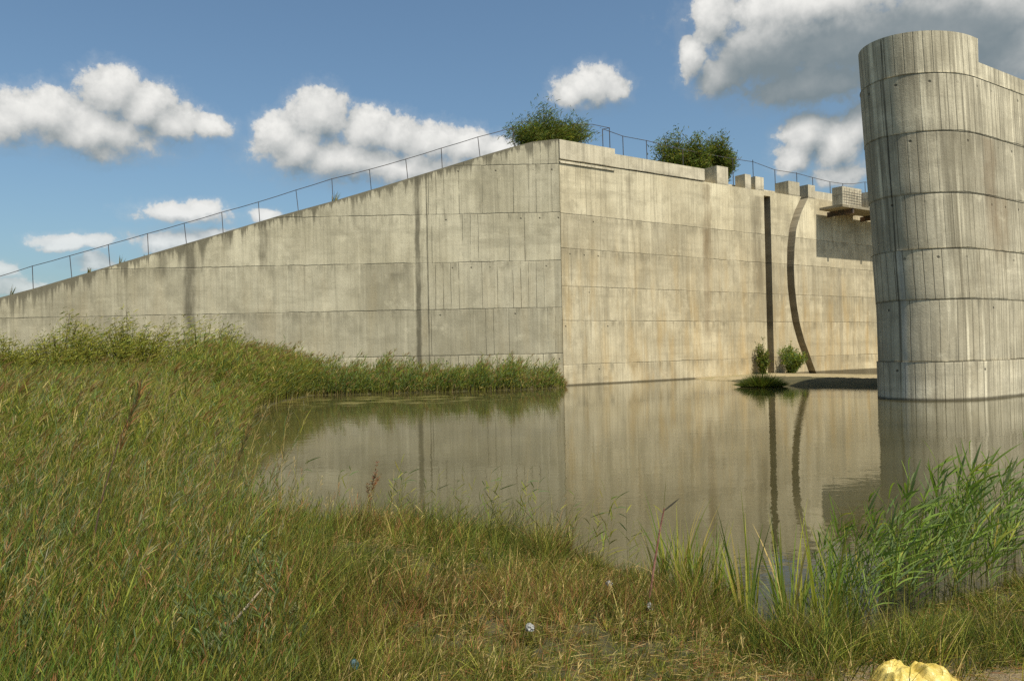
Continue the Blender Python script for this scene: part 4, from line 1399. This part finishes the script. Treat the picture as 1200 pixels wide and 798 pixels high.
# thin reeds along the middle of the near shore
LB_M = 'thin sparse reed leaning right in front of open water'
pro = [reed_proto('reed_plant', 0.85, 8, 0.22, 0.011, 0.3, yellowcol, LB_M, 'sparse reeds along the middle of the near shore', 0.0, 0.07, 0.005) for k_ in range(7)]
sp_ = []
for x, cnt in ((-2.3, 3), (-1.75, 4), (-1.3, 9), (-0.95, 8), (-0.5, 8), (-0.1, 11), (0.15, 9), (0.55, 8), (0.9, 5)):
    for k_ in range(cnt):
        xx = x + random.uniform(-0.2, 0.2)
        ys = float(np.interp(xx, [-3.58, -1.97, -0.44, 0.32, 1.2], [9.7, 9.0, 8.5, 7.75, 6.5]))
        sp_.append((xx, ys - random.uniform(-0.15, 0.5), 0.4 + 0.6 * random.random(), random.uniform(-0.9, 0.9)))
scatter(pro, sp_)


# --- grey green leafy weeds on the left near bank
def weed_proto(H, label, group, cols, name='wormwood_plant', leaf=(0.045, 0.013), branches=7, up=0.0):
    root = thing(name, (0, 0, 0), label, 'weed', group)
    vs, vl = Veg(), Veg()
    n = branches
    s0 = np.linspace(0.0, 0.75, n)
    s0[0] = 0
    P = np.zeros((n, 3))
    P[:, 2] = s0 * H * 0.8
    P[:, 0] = 0.10 * H * s0 ** 2
    a = rng.random(n) * 6.283
    D = unit(np.stack([np.cos(a) * 0.5 + 0.15, np.sin(a) * 0.5, np.ones(n)], -1))
    D[0] = unit(np.array([0.05, 0, 1.0]))
    L = H * (0.5 - 0.3 * s0)
    L[0] = H
    bend = np.stack([np.full(n, 0.12), np.zeros(n), np.full(n, 0.03)], -1)
    vs.add(P, D, L, np.full(n, 0.0045), bend, pick([(REDB, 1), (OLIVE, 1)], n), 4, 'stem')
    for k_ in range(34):
        s = 0.15 + 0.87 * rng.random(n)
        base = P + L[:, None] * (s[:, None] * D + (s ** 2)[:, None] * bend)
        aa = rng.random(n) * 6.283
        dd = unit(np.stack([np.cos(aa) + 0.2, np.sin(aa), 0.7 + up + 0.5 * rng.random(n)], -1))
        vl.add(base, dd, leaf[0] * (0.6 + 0.9 * rng.random(n)), leaf[1] * (0.7 + 0.6 * rng.random(n)), hbend(n, 0.5), pick(cols, n), 2, 'leaf')
    link('stem', vs.mesh('stem', M_stem), None, root)
    link('leaves', vl.mesh('leaves', M_leaf), None, root)
    return root


GREY = np.array((0.150, 0.155, 0.075))
DULL = np.array((0.085, 0.105, 0.045))
pro = [weed_proto(0.62, 'pale grey green wormwood with tiny leaves near the dry branch', 'wormwood plants on the near left bank', [(GREY, 1.4), (DULL, 0.8), (OLIVE, 0.3)], leaf=(0.030, 0.012), branches=10) for k_ in range(3)]
scatter(pro, [(-1.78, 5.2, 0.95, 0), (-1.62, 4.9, 0.9, 1), (-1.95, 5.05, 0.8, 2), (-1.45, 4.75, 0.75, 3), (-1.55, 5.35, 0.75, 4), (-1.25, 4.55, 0.6, 5), (-2.15, 5.5, 0.8, 1.5)])
pro = [weed_proto(0.8, 'dull green narrow leaved weed rising from the left near grass', 'leafy weeds in the left near grass', [(DULL, 1.4), (BGREEN, 0.8), (GREEN, 0.6), (REDB, 0.12)], 'leafy_weed', (0.062, 0.0085), 5, 0.9) for k_ in range(6)]
sp_ = []
for k_ in range(95):
    y = 3.6 + 5.4 * random.random() ** 1.2
    x = -0.95 - 0.30 * (y - 3.4) - random.random() * (1.6 + 0.55 * (y - 3))
    if -2.0 < x < -1.4 and 4.6 < y < 5.5:
        continue
    sp_.append((x, y, 0.45 + 0.5 * random.random(), random.random() * 6.28))
scatter(pro, sp_)
# red dock
dock = weed_proto(0.55, 'dark red dock plant among the grass at the shore', None, [(np.array((0.13, 0.05, 0.035)), 1), (REDB, 0.8)], 'red_dock', (0.03, 0.008), 6)
dock['category'] = 'weed'
dock.location = (-1.52, 8.3, 0.3)

# tall dry stalks at the left
M_wood, N, b = new_mat('dry_wood')
geo = N.n('ShaderNodeNewGeometry')
N.put(b.inputs['Base Color'], N.mix(N.ss(N.noise(geo.outputs['Position'], 20, 4, 0.6), 0.4, 0.6), (0.20, 0.155, 0.095), (0.34, 0.28, 0.19)))
b.inputs['Roughness'].default_value = 0.9
M_brown, N, b = new_mat('brown_stalk')
b.inputs['Base Color'].default_value = (0.10, 0.06, 0.035, 1)
b.inputs['Roughness'].default_value = 0.9
M_redwood, N, b = new_mat('reddish_stalk')
geo = N.n('ShaderNodeNewGeometry')
N.put(b.inputs['Base Color'], N.mix(N.ss(N.noise(geo.outputs['Position'], 25, 4, 0.6), 0.4, 0.6), (0.17, 0.065, 0.045), (0.27, 0.13, 0.09)))
b.inputs['Roughness'].default_value = 0.8
for (x, y, h, lx, lb) in [(-3.1, 5.7, 1.45, 0.42, 'tall brown dry stalk with a feathery top at far left'), (-2.75, 7.4, 1.0, 0.28, 'dry brown stalk leaning right beside the pond corner')]:
    root = thing('dry_stalk', (x, y, 0.3), lb, 'stalk')
    m = MB()
    m.tube([(0, 0, 0), (lx * 0.3, 0, h * 0.45), (lx * 0.62, 0, h * 0.75), (lx, 0, h)], [0.0065, 0.0055, 0.004, 0.002], 6)
    link('stem', m.mesh('stem', M_brown), None, root)
    vv_ = Veg()
    n = 120
    s = 0.70 + 0.32 * rng.random(n)
    base = np.stack([lx * s ** 1.3, np.zeros(n), h * s], -1)
    aa = rng.random(n) * 6.283
    vv_.add(base, unit(np.stack([np.cos(aa) * 0.35 + 0.3, np.sin(aa) * 0.35, np.ones(n)], -1)), 0.06 + 0.10 * rng.random(n), np.full(n, 0.007), hbend(n, 0.3), pick([(STRAW * 0.6, 1), (REDB * 1.2, 0.6), (DULL, 0.6)], n), 2, 'leaf')
    link('seed_head', vv_.mesh('seed_head', M_leaf), None, root)

# dry fallen branch, bottom left
m = MB()
m.tube([(-1.68, 3.95, 0.40), (-1.60, 4.12, 0.50), (-1.50, 4.30, 0.60), (-1.42, 4.45, 0.70)], [0.012, 0.010, 0.008, 0.004], 7)
m.tube([(-1.60, 4.12, 0.50), (-1.66, 4.25, 0.58), (-1.64, 4.35, 0.64)], [0.006, 0.005, 0.002], 6)
o = link('dry_branch', m.mesh('dry_branch', M_wood))
tag(o, 'pale dry branch leaning in the grass at bottom left', 'branch')
# red stick
root = thing('red_stick', (0.93, 5.5, 0.3), 'thin red stick stuck in the bank with one dark leaf on top', 'stick')
m = MB()
m.tube([(-0.02, 0, -0.05), (0.03, 0.02, 0.22), (0.075, 0.03, 0.45), (0.105, 0.03, 0.58)], [0.008, 0.0075, 0.006, 0.005], 7)
link('stick', m.mesh('stick', M_redwood), None, root)
vv_ = Veg()
vv_.add(np.array([[0.10, 0.03, 0.56], [0.10, 0.03, 0.57], [0.09, 0.03, 0.55]]), unit(np.array([[0.8, 0, 0.6], [0.1, 0, 1.0], [-0.5, 0, 0.6]])), np.array([0.13, 0.22, 0.1]), np.array([0.022, 0.010, 0.010]), np.array([[0.1, 0, 0.1], [0.0, 0, 0], [0, 0, -0.2]]), np.array([[0.045, 0.04, 0.03], [0.14, 0.13, 0.03], [0.14, 0.13, 0.03]]), 4, 'leaf')
link('leaf', vv_.mesh('leaf', M_leaf), None, root)


# --- litter
def crumple(name, loc, size, mat, seed, label, cat, sub=5, amp=0.30, rz=0.0):
    import bmesh
    from mathutils import noise as mn
    bm = bmesh.new()
    bmesh.ops.create_icosphere(bm, subdivisions=sub, radius=1.0)
    for v in bm.verts:
        p = v.co.copy()
        q = p * 1.5 + Vector((seed, seed * 2.3, 0))
        w_ = mn.noise_vector(q * 1.1) * 0.6
        r_ = 1.0 - 0.75 * amp * abs(mn.noise((q + w_) * 1.1)) * 2.2 - 0.35 * amp * abs(mn.noise((q + w_) * 2.3)) * 2.0 - 0.12 * amp * abs(mn.noise((q + w_) * 5.5))
        p = p * r_
        z = max(p.z, -0.35 + 0.12 * mn.noise(q * 2))
        v.co = Vector((p.x * size[0], p.y * size[1], (z + 0.35) * size[2]))
    me = bpy.data.meshes.new(name)
    bm.to_mesh(me)
    bm.free()
    o = link(name, me, mat)
    o.location = loc
    o.rotation_euler = (0, 0, rz)
    me.polygons.foreach_set('use_smooth', [True] * len(me.polygons))
    tag(o, label, cat)
    return o


def film(name, c1, c2, trans=0.25):
    m, N, b = new_mat(name)
    tcn = N.n('ShaderNodeTexCoord')
    no = N.noise(tcn.outputs['Object'], 9, 5, 0.65)
    cc = N.mix(N.ss(no, 0.35, 0.65), c1, c2)
    cc = N.mix(N.ss(N.noise(tcn.outputs['Object'], 24, 4, 0.6), 0.66, 0.74, 0, 0.7), cc, (0.10, 0.085, 0.04))
    N.put(b.inputs['Base Color'], cc)
    b.inputs['Roughness'].default_value = 0.42
    b.inputs['Subsurface Weight'].default_value = 0.0
    b.inputs['Subsurface Scale'].default_value = 0.02
    bp = N.n('ShaderNodeBump')
    bp.inputs['Distance'].default_value = 0.01
    mv = N.n('ShaderNodeTexVoronoi', feature='DISTANCE_TO_EDGE')
    N.put(mv.inputs['Vector'], N.vm('ADD', tcn.outputs['Object'], N.vm('SCALE', N.noise(tcn.outputs['Object'], 10, 3, 0.6, out=1))))
    mv.inputs['Scale'].default_value = 11
    N.put(bp.inputs['Height'], N.m('MULTIPLY', mv.outputs[0], 2.0))
    bp.inputs['Strength'].default_value = 0.22
    N.put(b.inputs['Normal'], bp.outputs[0])
    return m


M_bag = film('yellow_film', (0.48, 0.35, 0.065), (0.60, 0.48, 0.15))
M_white = film('white_film', (0.20, 0.20, 0.185), (0.32, 0.32, 0.30), 0.05)
M_teal = film('teal_film', (0.02, 0.06, 0.075), (0.05, 0.11, 0.125), 0.05)
zz = lambda x, y: float(ground_z(np.array([x]), np.array([y]))[0])
# yellow bag: a slack film folded over itself
from mathutils import noise as mnz


def bag_mesh():
    m = MB()
    na, nr_ = 150, 56
    grid = []
    for j in range(nr_ + 1):
        row = []
        q = j / nr_
        for i in range(na):
            a = 2 * math.pi * i / na
            ol = 1.0 + 0.16 * math.sin(2 * a + 0.6) + 0.10 * math.sin(3 * a + 2.0) + 0.16 * mnz.noise(Vector((math.cos(a) * 1.7, math.sin(a) * 1.7, 4.0)))
            x, y = math.cos(a) * q * ol, math.sin(a) * q * ol
            w_ = mnz.noise_vector(Vector((x * 1.3, y * 1.3, 2.0))) * 0.5
            p = Vector((x, y, 0)) + w_
            r1 = 1 - abs(mnz.noise(Vector((p.x * 1.5 + p.y * 0.5, p.y * 2.3, 5.0)))) * 2.3
            r2 = 1 - abs(mnz.noise(Vector((p.x * 3.4 - p.y, p.y * 3.8 + p.x, 9.0)))) * 2.2
            r3 = 1 - abs(mnz.noise(Vector((p.x * 8, p.y * 9, 1.0)))) * 2.0
            lump = 0.42 + 0.48 * math.exp(-((x + 0.22) / 0.36) ** 4) + 0.42 * math.exp(-((x - 0.58) / 0.26) ** 4)
            rad_ = 1 - abs(mnz.noise(Vector((math.cos(a) * 2.6, math.sin(a) * 2.6, q * 1.1)))) * 2.4
            env = max(0.0, 1 - q ** 4)
            z = env * (lump * (0.80 + 0.15 * r1) + 0.075 * r2 + 0.03 * r3 + 0.09 * rad_ * q)
            row.append((x * 0.265 + 0.03 * w_.x * env, y * 0.19, max(0.0, z) * 0.155 + 0.002))
        grid.append(row)
    for j in range(nr_):
        for i in range(na):
            k2 = (i + 1) % na
            if j == 0:
                m.poly([grid[0][0], grid[1][i], grid[1][k2]])
            else:
                m.poly([grid[j][i], grid[j + 1][i], grid[j + 1][k2], grid[j][k2]])
    m.poly([(p[0], p[1], 0.0) for p in grid[-1]][::-1])
    return m.mesh('plastic_bag', M_bag, True, True)


o = link('plastic_bag', bag_mesh())
o.location = (1.965, 4.03, zz(2.0, 4.03) - 0.005)
o.rotation_euler = (0, 0, 0.15)
tag(o, 'crumpled yellow plastic bag lying on bare soil', 'plastic bag')
crumple('paper_scrap', (1.58, 3.96, zz(1.58, 3.96)), (0.035, 0.03, 0.03), M_white, 1.2, 'small pale scrap left of the yellow bag', 'litter', 4, 0.4)
crumple('plastic_scrap', (0.07, 4.6, zz(0.07, 4.6) + 0.10), (0.034, 0.03, 0.034), M_white, 8.1, 'white plastic scrap in the grass at bottom centre', 'litter', 4, 0.5, 1.0)
crumple('plastic_scrap', (0.66, 5.7, zz(0.66, 5.7) + 0.10), (0.03, 0.03, 0.03), M_white, 5.5, 'tiny white scrap in the grass left of the red stick', 'litter', 4, 0.5, 2.0)
crumple('plastic_scrap', (0.885, 5.33, zz(0.885, 5.33) + 0.04), (0.028, 0.028, 0.045), M_white, 2.2, 'small white scrap at the foot of the red stick', 'litter', 4, 0.4, 0.5)
crumple('teal_wrapper', (-0.83, 4.02, zz(-0.83, 4.02) + 0.07), (0.030, 0.03, 0.045), M_teal, 6.6, 'small teal wrapper standing in the grass at the bottom edge', 'litter', 4, 0.35, 0.8)
